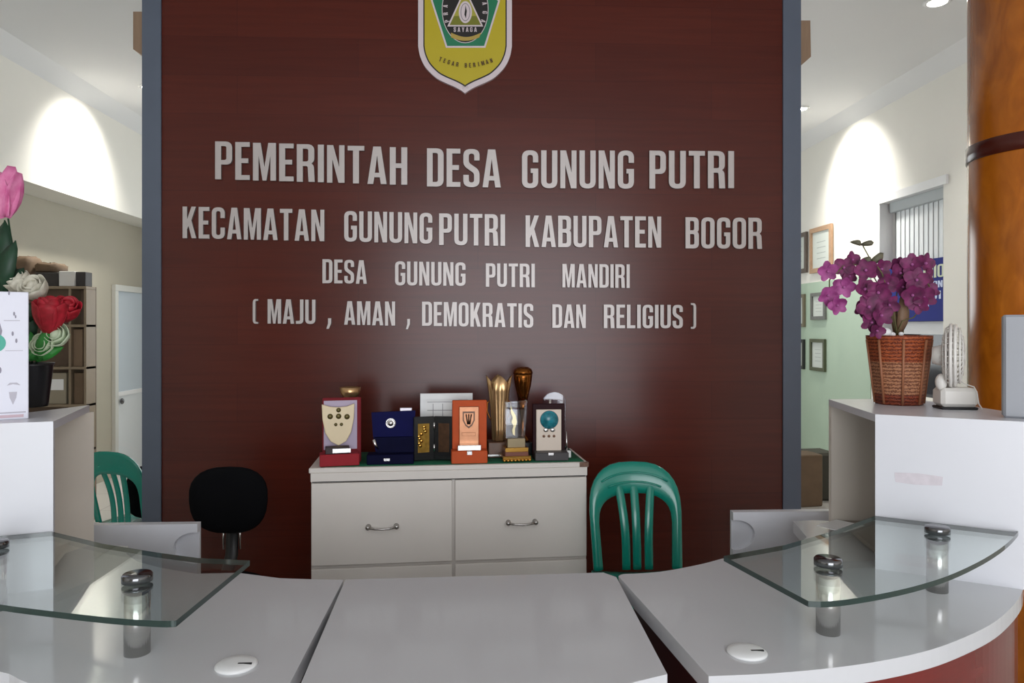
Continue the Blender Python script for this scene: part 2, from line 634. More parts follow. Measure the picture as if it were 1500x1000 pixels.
_c = [(.41, .36), (.41, 0, .17), (0, 0, .17), (0, 1, .17), (.41, 1, .17), (.41, .66), (.275, .66), (.275, .88, .06), (.135, .88, .06), (.135, .12, .06), (.275, .12, .06), (.275, .36)]
RAW = {
    'I': (.14, [[(0, 0), (.14, 0), (.14, 1), (0, 1)]]),
    'L': (.33, [[(0, 0), (.33, 0), (.33, .125), (.14, .125), (.14, 1), (0, 1)]]),
    'T': (.39, [[(.125, 0), (.265, 0), (.265, .875), (.39, .875), (.39, 1), (0, 1), (0, .875), (.125, .875)]]),
    'E': (.34, [[(0, 0), (.34, 0), (.34, .125), (.14, .125), (.14, .445), (.305, .445), (.305, .57), (.14, .57), (.14, .875), (.34, .875), (.34, 1), (0, 1)]]),
    'H': (.41, [[(0, 0), (.14, 0), (.14, .445), (.27, .445), (.27, 0), (.41, 0), (.41, 1), (.27, 1), (.27, .57), (.14, .57), (.14, 1), (0, 1)]]),
    'N': (.41, [[(0, 0), (.125, 0), (.125, .62), (.27, 0), (.41, 0), (.41, 1), (.285, 1), (.285, .42), (.145, 1), (0, 1)]]),
    'M': (.54, [[(0, 0), (.13, 0), (.13, .66), (.225, 0), (.315, 0), (.41, .66), (.41, 0), (.54, 0), (.54, 1), (.36, 1), (.27, .36), (.18, 1), (0, 1)]]),
    'A': (.45, [[(0, 0), (.135, 0), (.16, .18), (.29, .18), (.315, 0), (.45, 0), (.315, 1), (.135, 1)], [(.175, .30), (.275, .30), (.225, .76)]]),
    'K': (.43, [[(0, 0), (.14, 0), (.14, .28), (.185, .39), (.285, 0), (.43, 0), (.275, .57), (.42, 1), (.28, 1), (.14, .60), (.14, 1), (0, 1)]]),
    'P': (.40, [[(0, 0), (.14, 0), (.14, .39), (.40, .39, .15), (.40, 1, .15), (0, 1)], [(.14, .51), (.265, .51, .05), (.265, .88, .05), (.14, .88)]]),
    'R': (.42, [[(0, 0), (.14, 0), (.14, .42), (.255, .42, .04), (.275, 0), (.42, 0), (.40, .43, .04), (.345, .49), (.41, .56, .06), (.41, 1, .15), (0, 1)], [(.14, .54), (.27, .54, .05), (.27, .88, .05), (.14, .88)]]),
    'B': (.41, [[(0, 0), (.41, 0, .14), (.41, .49, .08), (.36, .53), (.405, .57, .06), (.405, 1, .14), (0, 1)], [(.14, .12), (.27, .12, .05), (.27, .46, .05), (.14, .46)], [(.14, .58), (.265, .58, .05), (.265, .88, .05), (.14, .88)]]),
    'D': (.41, [[(0, 0), (.41, 0, .16), (.41, 1, .16), (0, 1)], [(.14, .12), (.27, .12, .05), (.27, .88, .05), (.14, .88)]]),
    'O': (.41, [[(0, 0, .17), (.41, 0, .17), (.41, 1, .17), (0, 1, .17)], [(.135, .12, .06), (.275, .12, .06), (.275, .88, .06), (.135, .88, .06)]]),
    'C': (.41, [_c]),
    'G': (.41, [[(.41, .52), (.41, 0, .17), (0, 0, .17), (0, 1, .17), (.41, 1, .17), (.41, .68), (.275, .68), (.275, .88, .06), (.135, .88, .06), (.135, .12, .06), (.275, .12, .06), (.275, .40), (.22, .40), (.22, .52)]]),
    'U': (.41, [[(0, 1), (0, 0, .17), (.41, 0, .17), (.41, 1), (.275, 1), (.275, .12, .06), (.135, .12, .06), (.135, 1)]]),
    'J': (.30, [[(.30, 1), (.30, 0, .15), (0, 0), (0, .12), (.165, .12, .05), (.165, 1)]]),
    'S': (.40, [[(.27, .70), (.40, .70), (.40, 1, .16), (0, 1, .16), (0, .56, .10), (.265, .36, .05), (.265, .12, .06), (.135, .12, .06), (.135, .32), (0, .32), (0, 0, .16), (.40, 0, .16), (.40, .44, .10), (.135, .64, .05), (.135, .88, .06), (.27, .88, .06)]]),
    'Y': (.42, [[(.14, 0), (.28, 0), (.28, .36), (.42, 1), (.28, 1), (.21, .56), (.14, 1), (0, 1), (.14, .36)]]),
    ',': (.40, [[(.14, 1), (.40, 1), (.40, .52), (.20, 0), (0, 0), (.14, .50)]]),
    '(': (.22, [[(.22, 0), (0, 0, .16), (0, 1, .16), (.22, 1), (.22, .93), (.11, .93, .05), (.11, .07, .05), (.22, .07)]]),
    ')': (.22, [[(0, 0), (.22, 0, .16), (.22, 1, .16), (0, 1), (0, .93), (.11, .93, .05), (.11, .07, .05), (0, .07)]]),
    '1': (.22, [[(.08, 0), (.22, 0), (.22, 1), (.12, 1), (0, .86), (0, .76), (.08, .79)]]),
}
RAW['0'] = RAW['O']
GL = {k: (w, [fillet(l) for l in ls]) for k, (w, ls) in RAW.items()}
GAP = 0.075


def flat_text(mb, text, place, h, d0, d1, mi=0, xs=1.0, center=True):
    """lettering placed by place(u, v, d): u along the line, v up; h = cap height"""
    tot = sum((GL[c][0] if c != ' ' else .25) + GAP for c in text) - GAP
    u = -tot / 2 if center else 0
    for c in text:
        if c == ' ':
            u += .25 + GAP
            continue
        w, ls = GL[c]
        u0 = u
        mb.poly(ls, lambda a, b, d: place((u0 + a) * h * xs, b * h, d), d0, d1, mi)
        u += w + GAP


# ------------------------------------------------------------------ the setting
structure(MB().box(XLL - .2, XR + .2, YF - .2, YB + .2, -.1, 0).build('floor', M_FLOOR))
structure(MB().box(XLL - .2, XR + .2, YF - .2, YB + .2, CEIL, CEIL + .1).build('ceiling', M_CEIL))
b = MB()
prof = [(XLL, 0), (XLL, 2.50), (XL, 2.50), (XL, CEIL), (XLL - .2, CEIL), (XLL - .2, 0)]
b.poly([prof], lambda u, v, d: (u, d, v), YF, YB, 0)
structure(b.build('wall_left', M_WALL))
WY0, WY1, WZ0, WZ1 = 5.24, 6.07, 0.90, 2.50       # window opening in the right wall
b = MB()
b.box(XR, XR + .2, YF, WY0, 0, CEIL).box(XR, XR + .2, WY1, YB, 0, CEIL)
b.box(XR, XR + .2, WY0, WY1, 0, WZ0).box(XR, XR + .2, WY0, WY1, WZ1, CEIL)
structure(b.build('wall_right', M_WALL))
b = MB()
b.box(XLL - .2, -2.3, YB, YB + .2, 0, CEIL).box(2.3, XR + .2, YB, YB + .2, 0, CEIL)
b.box(-2.3, 2.3, YB, YB + .2, 0, .95).box(-2.3, 2.3, YB, YB + .2, 2.85, CEIL)
structure(b.build('wall_back', M_WALL))
b = MB()
b.box(XLL - .2, -1.25, YF - .2, YF, 0, CEIL).box(2.25, XR + .2, YF - .2, YF, 0, CEIL).box(-1.25, 2.25, YF - .2, YF, 3.0, CEIL)
structure(b.build('wall_front', M_WALLIN))
# entrance frame behind the camera
b = MB()
for x in (-1.25, -.40, .47, 1.34, 2.19):
    b.box(x, x + .06, YF - .02, YF + .0, 0, 3.0)
for z in (0, 2.1, 2.94):
    b.box(-1.25, 2.25, YF - .02, YF, z, z + .06)
structure(b.build('door_1', M_WHITE))
# frame of the unseen rear window, added to go with the fill light
b = MB()
for x in (-2.3, -.8, .74, 2.24):
    b.box(x, x + .06, YB, YB + .06, .95, 2.85)
for z in (.95, 2.79):
    b.box(-2.3, 2.3, YB, YB + .06, z, z + .06)
structure(b.build('window_rear_added', M_WHITE))
# partition with panelled face
pl, pr = atY(237, 500, WP).x, atY(1146, 500, WP).x
el, er = atY(209.5, 500, WP).x, atY(1172, 500, WP).x
b = MB().box(el + .004, er - .004, WP + .004, WP + .16, 0, CEIL)
structure(b.build('wall_center', M_PANEL))
# face board
structure(MB().box(pl, pr, WP, WP + .004, 0, CEIL).build('wall_panel', M_PANEL))
structure(MB().box(el, pl, WP - .012, WP + .17, 0, CEIL).build('trim_1', M_GREY))
structure(MB().box(pr, er, WP - .012, WP + .17, 0, CEIL).build('trim_2', M_GREY))
# sloping cornices under the ceiling
b = MB().poly([[(XL, CEIL - .10), (XL + .13, CEIL), (XL, CEIL)]], lambda u, v, d: (u, d, v), 2.0, YB)
structure(b.build('trim_3', M_CEIL))
b = MB().poly([[(XR, CEIL - .10), (XR - .13, CEIL), (XR, CEIL)]], lambda u, v, d: (u, d, v), 2.0, YB)
structure(b.build('trim_4', M_CEIL))
# green wainscot on the right wall
structure(MB().box(XR - .006, XR, WY1 + .16, YB, 0, 1.91).build('trim_5', M_GREEN))

# right window: frame, blind, sign
frm = MB()
t = .07
frm.box(XR - .02, XR + .1, WY0 - .06, WY1 + .06, WZ1 - .006, WZ1 + .06).box(XR - .018, XR + .1, WY1 - .006, WY1 + .056, WZ0, WZ1 - .008)
frm.box(XR + .09, XR + .15, WY0 + .002, WY1 - .05, WZ1 - .05, WZ1 - .002).box(XR + .092, XR + .152, WY1 - .05, WY1 - .003, WZ0 + .002, WZ1 - .003)
frm.box(XR + .088, XR + .148, WY0 + .002, WY1 - .055, 1.40, 1.50)
w2 = structure(frm.build('window_2', M_WHITE))
MB().box(XR + .16, XR + .18, WY0, WY1, WZ0, 1.42).build('pane', mat('dark_pane', srgb(32, 34, 44), 0.12), w2)
MB().box(XR + .16, XR + .18, WY0, WY1, 1.42, WZ1).build('pane', mat('frosted_pane', srgb(164, 176, 186), 0.3), w2)
bl = thing('vertical_blind', 'white vertical slat blind hanging in the window right of the partition', 'blind', (XR + .07, (WY0 + WY1) / 2, WZ1))
MB().rbox(-.03, .05, WY0 - (WY0 + WY1) / 2 + .005, WY1 - (WY0 + WY1) / 2 - .055, -.09, -.005, .004).build('headrail', mat('grey_rail', srgb(176, 182, 184), .5), bl)
b = MB()
y = WY0 + .03 - (WY0 + WY1) / 2
while y < WY1 - (WY0 + WY1) / 2 - .09:
    mx = Matrix.Translation((.01, y, 0)) @ Matrix.Rotation(math.radians(-6), 4, 'Z')
    b.box(-.002, .002, -.036, .036, -.56, -.09, 0, mx)
    y += .062
b.build('slats', mat('blind_fabric', srgb(226, 230, 232), .7), bl)
sg = thing('sign_board', 'blue sign board with pale lettering in the window right of the partition', 'sign', (XR + .02, (WY0 + WY1) / 2, 1.50))
hw = (WY1 - WY0) / 2 - .004
MB().rbox(-.012, .012, -hw, hw - .05, 0, .47, .003).build('board', [mat('sign_blue', srgb(30, 40, 122), .6, spec=.15, noise=.12, nscale=3)], sg)
b = MB()
pf = lambda u, v, d: (-.0125 - d, -(u), v)
flat_text(b, 'GI JUNIO', lambda u, v, d: pf(u + .13, v + .325, d), .095, .002, 0, xs=2.0)
b.build('title_lettering', mat('sign_pale_gold', srgb(196, 204, 176), .5), sg)
b = MB()
flat_text(b, 'BOR BON', lambda u, v, d: pf(u + .19, v + .25, d), .05, .002, 0, xs=2.6)
flat_text(b, '0101', lambda u, v, d: pf(u + .26, v + .165, d), .06, .002, 0, xs=2.6)
flat_text(b, '01', lambda u, v, d: pf(u + .20, v + .10, d), .045, .002, 0, xs=2.0)
b.build('lettering', mat('sign_white', srgb(196, 206, 236), .5), sg)

# left door in the recessed wall
D0, D1, DT = 7.30, 8.15, 1.87
b = MB()
b.box(XLL, XLL + .04, D0, D0 + .06, 0, DT - .06).box(XLL, XLL + .04, D1 - .06, D1, 0, DT - .06).box(XLL, XLL + .041, D0, D1, DT - .059, DT)
dr = structure(b.build('door_2', mat('door_frame_paint', srgb(206, 206, 200), .5)))
MB().box(XLL + .002, XLL + .025, D0 + .06, D1 - .06, 0, .78).build('lower_panel', mat('door_panel_white', srgb(216, 220, 222), .4), dr)
MB().box(XLL + .002, XLL + .02, D0 + .06, D1 - .06, .82, DT - .06).build('upper_panel', mat('door_panel_bluish', srgb(190, 200, 208), .35), dr)
MB().box(XLL + .002, XLL + .035, D0 + .06, D1 - .06, .78, .82).build('middle_rail', M_WHITE, dr)
b = MB().ball((XLL + .05, D0 + .11, .73), .02, .02, .03, 10, 8)
b.build('door_handle', M_DCHROME, dr)

structure(MB().box(XLL, XLL + .004, 1.0, YB, 0, 2.498).build('wall_left_shade', mat('shaded_wall_grey', srgb(170, 164, 148), .7, noise=.03, nscale=2)))  # darker skin: the shade under the overhang put into the wall's colour

# wooden boxes at the partition's edges
M_TAN = mat('tan_wood', srgb(150, 124, 100), .5, noise=.1, nscale=6, stretch=(6, 6, 1))
for side, pts, lab in ((-1, [(195, 17), (250, 17), (250, 108), (195, 72)], 'tan wooden box high on the left edge of the panelled partition'),
                       (1, [(1130, 30), (1187, 30), (1188, 83), (1130, 134)], 'tan wooden box high on the right edge of the panelled partition')):
    b = MB()
    q = [atY(x, y, WP + .2) for x, y in pts]
    c = sum(q, Vector()) / 4
    c.y = WP + .2
    b.poly([[(p.x, p.z) for p in q]], lambda u, v, d: (u - c.x, d, v - c.z), 0, .18)
    o = b.build('wooden_box', M_TAN, loc=c)
    tag(o, lab, 'box', 'wooden boxes on the partition edges')

# recessed downlights
M_LAMP = emit('lamp_glow', (1.0, .98, .94), 14)
lamps = [((2.74, 4.28), 'recessed round downlight cut by the top edge near the orange column'),
         ((2.86, 6.42), 'small bright recessed downlight beside the right edge of the partition'),
         ((-2.66, 6.10), 'recessed downlight over the left wall, behind the left partition edge')]
for (x, y), lab in lamps:
    d = thing('downlight', lab, 'ceiling light', (x, y, CEIL), group='ceiling downlights')
    MB().lathe([(.075, 0), (.078, -.008), (.055, -.012), (.055, -.002), (.075, 0)], 24).build('ring', M_WHITE, d)
    MB().lathe([(.0, -.004), (.054, -.004)], 24).build('lamp_disc', M_LAMP, d)
spot_light('downlight_beam', (2.86, 6.46, 3.37), (3.50, 6.46, 2.55), 230, 96, 1.0)
spot_light('downlight_beam', (-2.70, 6.10, 3.37), (-3.33, 6.10, 2.55), 230, 96, 1.0)
spot_light('downlight_beam', (2.74, 4.40, 3.36), (2.9, 4.40, 0), 60, 110, .8)

# ------------------------------------------------------------------ lettering on the partition
ORD = ['first', 'second', 'third', 'fourth', 'fifth', 'sixth', 'seventh', 'eighth', 'ninth', 'tenth']
LINES = [
    ('top line', [('PEMERINTAH', 316.7, 207.7, 262.9, 597, 217, 271.5), ('DESA', 625.8, 217.9, 273.7, 733.4, 220, 275.2),
                  ('GUNUNG', 764.4, 221, 276.0, 927.7, 221.5, 277), ('PUTRI', 950.3, 221.5, 277, 1073.7, 222.2, 276.2)]),
    ('second line', [('KECAMATAN', 269.3, 303, 349, 476, 307.8, 353.7), ('GUNUNG', 505, 309.4, 353.9, 633.6, 312.5, 357.4),
                     ('PUTRI', 643.5, 313, 359, 739.6, 314.6, 360.5), ('KABUPATEN', 769.6, 316, 362, 967.4, 317.7, 363), ('BOGOR', 1003, 318.6, 364, 1114.6, 319.5, 364.8)]),
    ('third line', [('DESA', 473.3, 379.7, 414.8, 538, 381.6, 415.7), ('GUNUNG', 579.3, 382.8, 418, 682, 384.7, 418.8),
                    ('PUTRI', 711.7, 385.9, 420, 783, 386.5, 420.9), ('MANDIRI', 823.3, 386.8, 420.9, 921.5, 387.4, 421.8)]),
    ('bottom line', [('(', 371.6, 438, 474, 379.4, 438, 474), ('MAJU', 393.3, 438, 473.7, 463, 439, 474.3), (',', 479, 466, 481.4, 486, 466, 481.4),
                     ('AMAN', 505, 441, 475.2, 579.3, 441.7, 476.8), (',', 595, 467, 482, 601, 467, 482), ('DEMOKRATIS', 618.7, 441.7, 476.8, 780.8, 444.8, 479.8),
                     ('DAN', 808.7, 445.7, 479.8, 857.4, 446, 480.4), ('RELIGIUS', 883.7, 446, 480.4, 999, 446.6, 480.7), (')', 1010.8, 444, 481.3, 1018.5, 444, 481.3)]),
]
ncomma = 0
for lname, wordlist in LINES:
    for word, x0, t0, b0, x1, t1, b1 in wordlist:
        tot = sum(GL[c][0] + GAP for c in word) - GAP
        kx = (x1 - x0) / tot
        u = 0
        for i, ch in enumerate(word):
            w, ls = GL[ch]
            lx = x0 + u * kx
            s = ((u + w / 2) / tot)
            ty, by = t0 + (t1 - t0) * s, b0 + (b1 - b0) * s
            base = atY(lx + w * kx / 2, by, WP)
            corner = atY(lx, by, WP)
            top = atY(lx, ty, WP)
            right = atY(lx + w * kx, by, WP)
            sx, sz = (right.x - corner.x) / w, top.z - corner.z
            base.z = corner.z
            mb = MB()
            mb.poly(ls, lambda a, bb, d: ((a - w / 2) * sx, -d, bb * sz), .016, 0.0, 0, 1)
            if ch == '(':
                lab = 'silver opening bracket at the left end of the bottom line'
            elif ch == ')':
                lab = 'silver closing bracket at the right end of the bottom line'
            elif ch == ',':
                ncomma += 1
                lab = 'small silver comma %s in the bottom line' % ('after MAJU' if ncomma == 1 else 'after AMAN')
            else:
                lab = 'raised silver letter %s, %s letter of %s in the %s' % (ch, ORD[i], word, lname)
            o = mb.build('sign_letter', [M_SILVER, M_LSIDE], loc=(base.x, WP, base.z))
            tag(o, lab, 'letter', 'raised letters of the ' + lname)
            u += w + GAP

# ------------------------------------------------------------------ shield emblem
emo = atY(681, 40, WP)
emb = thing('shield_emblem', 'yellow and green shield emblem with white border above the raised lettering', 'emblem', (emo.x, WP, emo.z))


def epx(u, v, d):
    p = atY(u, v, WP)
    return (p.x - emo.x, -d, p.z - emo.z)


half = [(68.3, -44), (68.3, 60)] + smooth([(68.3, 70), (65.6, 84), (58, 100), (44, 114.5), (31, 122), (16, 128.5), (6, 134), (0, 138.5)])
sh = [(681.3 + x, y) for x, y in half] + [(681.3 - x, y) for x, y in half[-2::-1]]
sh = sh + [(681.3 - 40, -50), (681.3, -54), (681.3 + 40, -50)]


def inset(poly, k):
    n, out = len(poly), []
    area = sum(poly[i][0] * poly[(i + 1) % n][1] - poly[(i + 1) % n][0] * poly[i][1] for i in range(n))
    sg_ = 1 if area > 0 else -1
    for i in range(n):
        a, p, c = Vector(poly[i - 1]), Vector(poly[i]), Vector(poly[(i + 1) % n])
        n1 = Vector((-(p - a).y, (p - a).x)).normalized() * sg_
        n2 = Vector((-(c - p).y, (c - p).x)).normalized() * sg_
        nn = (n1 + n2).normalized()
        out.append(tuple(p + nn * (k / max(.5, nn.dot(n1)))))
    return out


EM_W, EM_K = mat('emblem_white', srgb(214, 200, 204), .4), mat('emblem_black', srgb(20, 16, 14), .5)
EM_Y, EM_G = mat('emblem_yellow', srgb(186, 168, 26), .4), mat('emblem_green', srgb(26, 118, 82), .4)
EM_O = mat('emblem_ochre', srgb(176, 150, 70), .5)
MB().poly([sh], epx, .020, 0).build('border', EM_W, emb)
MB().poly([inset(sh, 7.6)], epx, .0215, .018).build('outline', EM_K, emb)
MB().poly([inset(sh, 9.4)], epx, .023, .02).build('field', EM_Y, emb)
pent = [(631.3, 3), (653.5, 72.5), (711, 72.5), (732.3, 4), (681.5, -40)]
MB().poly([pent], epx, .0245, .022).build('pentagon_outline', EM_W, emb)
MB().poly([inset(pent, 2.6)], epx, .026, .024).build('pentagon', EM_G, emb)


def ell(cx, cy, rx, ry, n=40, a0=0, a1=2 * math.pi):
    return [(cx + rx * math.cos(a0 + (a1 - a0) * k / n), cy + ry * math.sin(a0 + (a1 - a0) * k / n)) for k in range(n)]


MB().poly([ell(681.5, 17, 34, 49)], epx, .0265, .025).build('oval_outline', EM_W, emb)
MB().poly([ell(681.5, 17, 33, 48)], epx, .0275, .026).build('oval', EM_K, emb)
b = MB()
b.poly([[(655.5, 42), (707.8, 42), (681.5, -14)]], epx, .0285, .027, 1)
b.poly([[(659, 40), (704.5, 40), (681.5, -9)]], epx, .0292, .028, 0)
b.poly([[(659, 40), (704.5, 40), (698, 27), (665.5, 27)]], epx, .0296, .029, 2)
b.build('mountain', [mat('emblem_olive', srgb(168, 162, 60), .4), EM_W, mat('emblem_dark_olive', srgb(116, 118, 30), .4)], emb)
b = MB()
b.poly([ell(681.8, 21.5, 9.6, 16)], epx, .0305, .029, 0)
b.poly([ell(681.8, 21.5, 7.0, 13)], epx, .0309, .03, 2)
b.poly([ell(681.8, 21.5, 6.0, 12)], epx, .0313, .03, 0)
b.poly([[(682, 11), (684, 20), (682.6, 31), (680.4, 25), (681.4, 18)]], epx, .0318, .031, 1)
b.build('grain', [EM_W, EM_K, mat('emblem_grey', srgb(130, 122, 130), .5)], emb)
b = MB()
rib = [(661, 51)] + [(661 + 44 * k / 12, 51 + 6.5 * math.sin(math.pi * k / 12)) for k in range(1, 12)] + [(705, 51), (702, 58)] + [(702 - 41 * k / 12, 58 + 5 * math.sin(math.pi * k / 12)) for k in range(1, 12)] + [(661, 58)]
b.poly([rib], epx, .0295, .027)
b.build('ribbon', EM_O, emb)
b = MB()


def arc_text(text, pos, h, mi):
    n = len(text)
    for i, ch in enumerate(text):
        if ch == ' ':
            continue
        x, y, a = pos(i / (n - 1))
        w, ls = GL[ch]
        ca, sa = math.cos(a), math.sin(a)
        b.poly(ls, lambda p, q, d: epx(x + (p - w / 2) * h * 1.25 * ca + (q - .5) * h * sa, y + (p - w / 2) * h * 1.25 * sa - (q - .5) * h * ca, d), .0296, .027, mi)


def oval_pos(a0, a1):
    def f(t):
        a = a0 + (a1 - a0) * t
        x, y = 681.5 + 28.8 * math.cos(a), 17 + 42.5 * math.sin(a)
        return x, y, math.atan2(42.5 * math.cos(a), -28.8 * math.sin(a))
    return f


arc_text('PRAYOGA', oval_pos(math.radians(156), math.radians(246)), 6.6, 0)
arc_text('TOHAGA', oval_pos(math.radians(296), math.radians(384)), 6.6, 0)
arc_text('SAYAGA', lambda t: (666.5 + 30 * t, 46.5, 0), 6.6, 0)
b.build('oval_lettering', EM_W, emb)
b = MB()
arc_text('TEGAR BERIMAN', lambda t: (645.5 + 74 * t, 89.5 + 8.0 * math.sin(math.pi * t) + 2 * t, math.atan(.34 * math.cos(math.pi * t))), 6.2, 0)
b.build('motto_lettering', mat('emblem_brown', srgb(78, 52, 14), .5), emb)

# ------------------------------------------------------------------ reception desks
ZD, ZG, ZT = .75, .905, 1.199
TH = .028


def xy(px, py, z=ZD):
    p = atZ(px, py, z)
    return (p.x, p.y)




desk = thing('reception_desk', 'white centre section of the reception desk with straight seams at both sides', 'desk', (0, 1.8, 0), group='reception desk sections')
L0, R0 = xy(506, 848.5), xy(899, 838)
top = [L0, (L0[0] + .02, 1.47), (-.2, 1.39), (0.0, 1.37), (.2, 1.40), (R0[0] - .006, 1.475), (R0[0], R0[1] - .04), (R0[0] - .03, R0[1] + .0)]
loc = lambda pts, o: [(p[0] - o[0], p[1] - o[1]) for p in pts]
MB().prism(loc(top, (0, 1.8)), ZD - TH, ZD).build('desktop', M_LAM, desk)
MB().prism(loc([(L0[0] + .03, 1.56), (0, 1.45), (.36, 1.56), (.36, 1.58), (0, 1.47), (L0[0] + .03, 1.58)], (0, 1.8)), 0, ZD - TH).build('front_panel', M_REDB, desk)
MB().box(L0[0] + .03, L0[0] + .055, -.22, .28, 0, ZD - TH).build('side_panel', M_DARKRED, desk)
MB().box(R0[0] - .055, R0[0] - .03, -.22, .28, 0, ZD - TH).build('side_panel', M_DARKRED, desk)


def grommet(parent, px, py, o, dome):
    c = atZ(px, py, ZD)
    g = MB().lathe([(.042, 0), (.043, .003), (.038, .0065), (.020, .0085), (.0, .0088)], 28, c=(c.x - o[0], c.y - o[1], ZD), sx=1.0).build('cable_grommet', M_WHITE, parent)
    g['label'] = 'round white cable grommet'
    MB().box(c.x - o[0] + .006, c.x - o[0] + .034, c.y - o[1] - .010, c.y - o[1] - .005, ZD + .0055, ZD + .0090).build('slot', M_SHADOWGAP, g)


# right section
rd_o = (1.0, 1.9)
rdesk = thing('reception_desk', 'right white section of the reception desk with curved red-brown front and dark gap', 'desk', (*rd_o, 0), group='reception desk sections')
front_r = [xy(1038, 990), xy(1120, 986.5), xy(1200, 980), xy(1280, 969.5), xy(1350, 955), xy(1400, 938.5), xy(1450, 915), xy(1478, 893), xy(1496, 870), xy(1500, 850)]
front_r = smooth(front_r)
fr_last = front_r[-1]
back_r = [xy(1057, 818), xy(1033, 824.5), xy(1000, 831.5), xy(967, 837), xy(935, 839.5), xy(913, 840.5), xy(906, 843.5)]
back_r = smooth(back_r)
outer_r = [(fr_last[0] + .05, fr_last[1] + .2), (fr_last[0] + .10, fr_last[1] + .42)]
inner_r = [(1.62, 2.44), (1.45, 2.57), (1.22, 2.63), (1.14, 2.62), (1.10, 2.42), (1.03, 2.33), (.93, 2.29)]
poly_r = front_r + outer_r + inner_r + back_r
MB().prism(loc(poly_r, rd_o), ZD - TH - .012, ZD).build('desktop', M_LAM, rdesk, bevel=.003)


def offset_path(path, k):
    out = []
    for i, p in enumerate(path):
        a, c = Vector(path[max(i - 1, 0)]), Vector(path[min(i + 1, len(path) - 1)])
        t_ = (c - a).normalized()
        out.append((p[0] - t_.y * k, p[1] + t_.x * k))
    return out


fpath = front_r + outer_r
fp = offset_path(fpath, .015)
MB().prism(loc(fp + offset_path(fpath, .035)[::-1], rd_o), 0, ZD - TH - .012).build('front_panel', M_REDB, rdesk)
a, c = front_r[0], back_r[-1]
MB().prism(loc([(a[0] + .02, a[1] + .04), (a[0] + .04, a[1] + .04), (c[0] + .05, c[1] - .06), (c[0] + .03, c[1] - .06)], rd_o), 0, ZD - TH - .012).build('side_panel', M_DARKRED, rdesk)
grommet(rdesk, 1094, 956, rd_o, 0)

# left section
ld_o = (-1.0, 1.9)
ldesk = thing('reception_desk', 'left white section of the reception desk under the left glass shelf', 'desk', (*ld_o, 0), group='reception desk sections')
front_l = [(-1.50, 2.02), (-1.475, 1.90), (-1.40, 1.76), (-1.28, 1.65), (-1.13, 1.57), xy(0, 983.5), xy(42, 1000), (-.70, 1.42), (-.50, 1.41), (-.37, 1.43)]
front_l = smooth(front_l)
back_l = [xy(503, 848.8), xy(454, 848), xy(410, 846.5), xy(380, 842.5), xy(348, 838.5), (-.80, 2.14), (-.93, 2.20), (-1.02, 2.26), (-1.09, 2.34), (-1.12, 2.42), (-1.22, 2.44)]
outer_l = [(-1.58, 2.38), (-1.53, 2.2)]
poly_l = front_l + back_l + outer_l
MB().prism(loc(poly_l, ld_o), ZD - TH - .012, ZD).build('desktop', M_LAM, ldesk, bevel=.003)
fpath = outer_l + front_l
MB().prism(loc(offset_path(fpath, .015) + offset_path(fpath, .035)[::-1], ld_o), 0, ZD - TH - .012).build('front_panel', M_REDB, ldesk)
MB().prism(loc([(-.425, 1.50), (-.405, 1.50), (-.405, 2.05), (-.425, 2.05)], ld_o), 0, ZD - TH - .012).build('side_panel', M_DARKRED, ldesk)
grommet(ldesk, 346, 975, ld_o, 0)

# raised counters -------------------------------------------------------------
rc_o = (1.4, 2.35)
rc = thing('raised_counter', 'tall white counter box at the right, under the flower basket and small fan', 'counter', (*rc_o, 0), group='raised counters')
frt = [xy(1282, 606.5, ZT), xy(1500, 617.5, ZT)]
frt.insert(1, tuple((Vector(frt[0]) + Vector(frt[1])) / 2))
bck = [xy(1590, 624, ZT), xy(1540, 612, ZT), xy(1500, 607, ZT), xy(1471, 602, ZT), xy(1436, 596.5, ZT), xy(1400, 591, ZT), xy(1350, 586.5, ZT), xy(1290, 584, ZT), xy(1214, 584.5, ZT)]
bck = bck[1:]
frt = frt + [(frt[2][0] + .06, frt[2][1] + .0), (frt[2][0] + .10, frt[2][1] + .10)]
MB().prism(loc(frt + bck[1:], rc_o), ZT - .022, ZT).build('counter_top', M_LAMV, rc)
fl = frt[:4]
MB().prism(loc(fl + offset_path(fl, .018)[::-1], rc_o), ZD, ZT - .022).build('front_panel', M_LAMV, rc)
bl_ = bck[1:]
MB().prism(loc(bl_ + offset_path(bl_, .018)[::-1], rc_o), ZD, ZT - .022).build('back_panel', M_LAMB, rc)
i0, i1 = fl[0], bl_[-1]
MB().prism(loc([(i0[0] + .04, i0[1] + .03), (i1[0] + .03, i1[1] - .03), bl_[-3], (fl[2][0], fl[2][1] + .05)], rc_o), ZD + .015, ZD + .03).build('shelf_board', mat('dull_brown_board', srgb(120, 108, 98), .5, noise=.2, nscale=10), rc)
pa, pb = atZ(1305, 700, ZT), None
dirf = (Vector(frt[1]) - Vector(frt[0])).normalized()
b = MB()


def on_front(u, v, d):
    p = Vector(frt[0]) + dirf * u
    n_ = Vector((dirf.y, -dirf.x))
    return (p.x + n_.x * d - rc_o[0], p.y + n_.y * d - rc_o[1], v)


zf = ZT - (694 - 607) / F * 2.2
b.poly([[(.052, zf - .014), (.10, zf - .017), (.168, zf - .013), (.170, zf + .012), (.11, zf + .016), (.05, zf + .013)]], on_front, .0008, 0)
o = b.build('worn_sticker', mat('faint_sticker', srgb(206, 198, 204), .6, noise=.06, nscale=45), rc)
o['label'] = 'faint worn sticker remains'

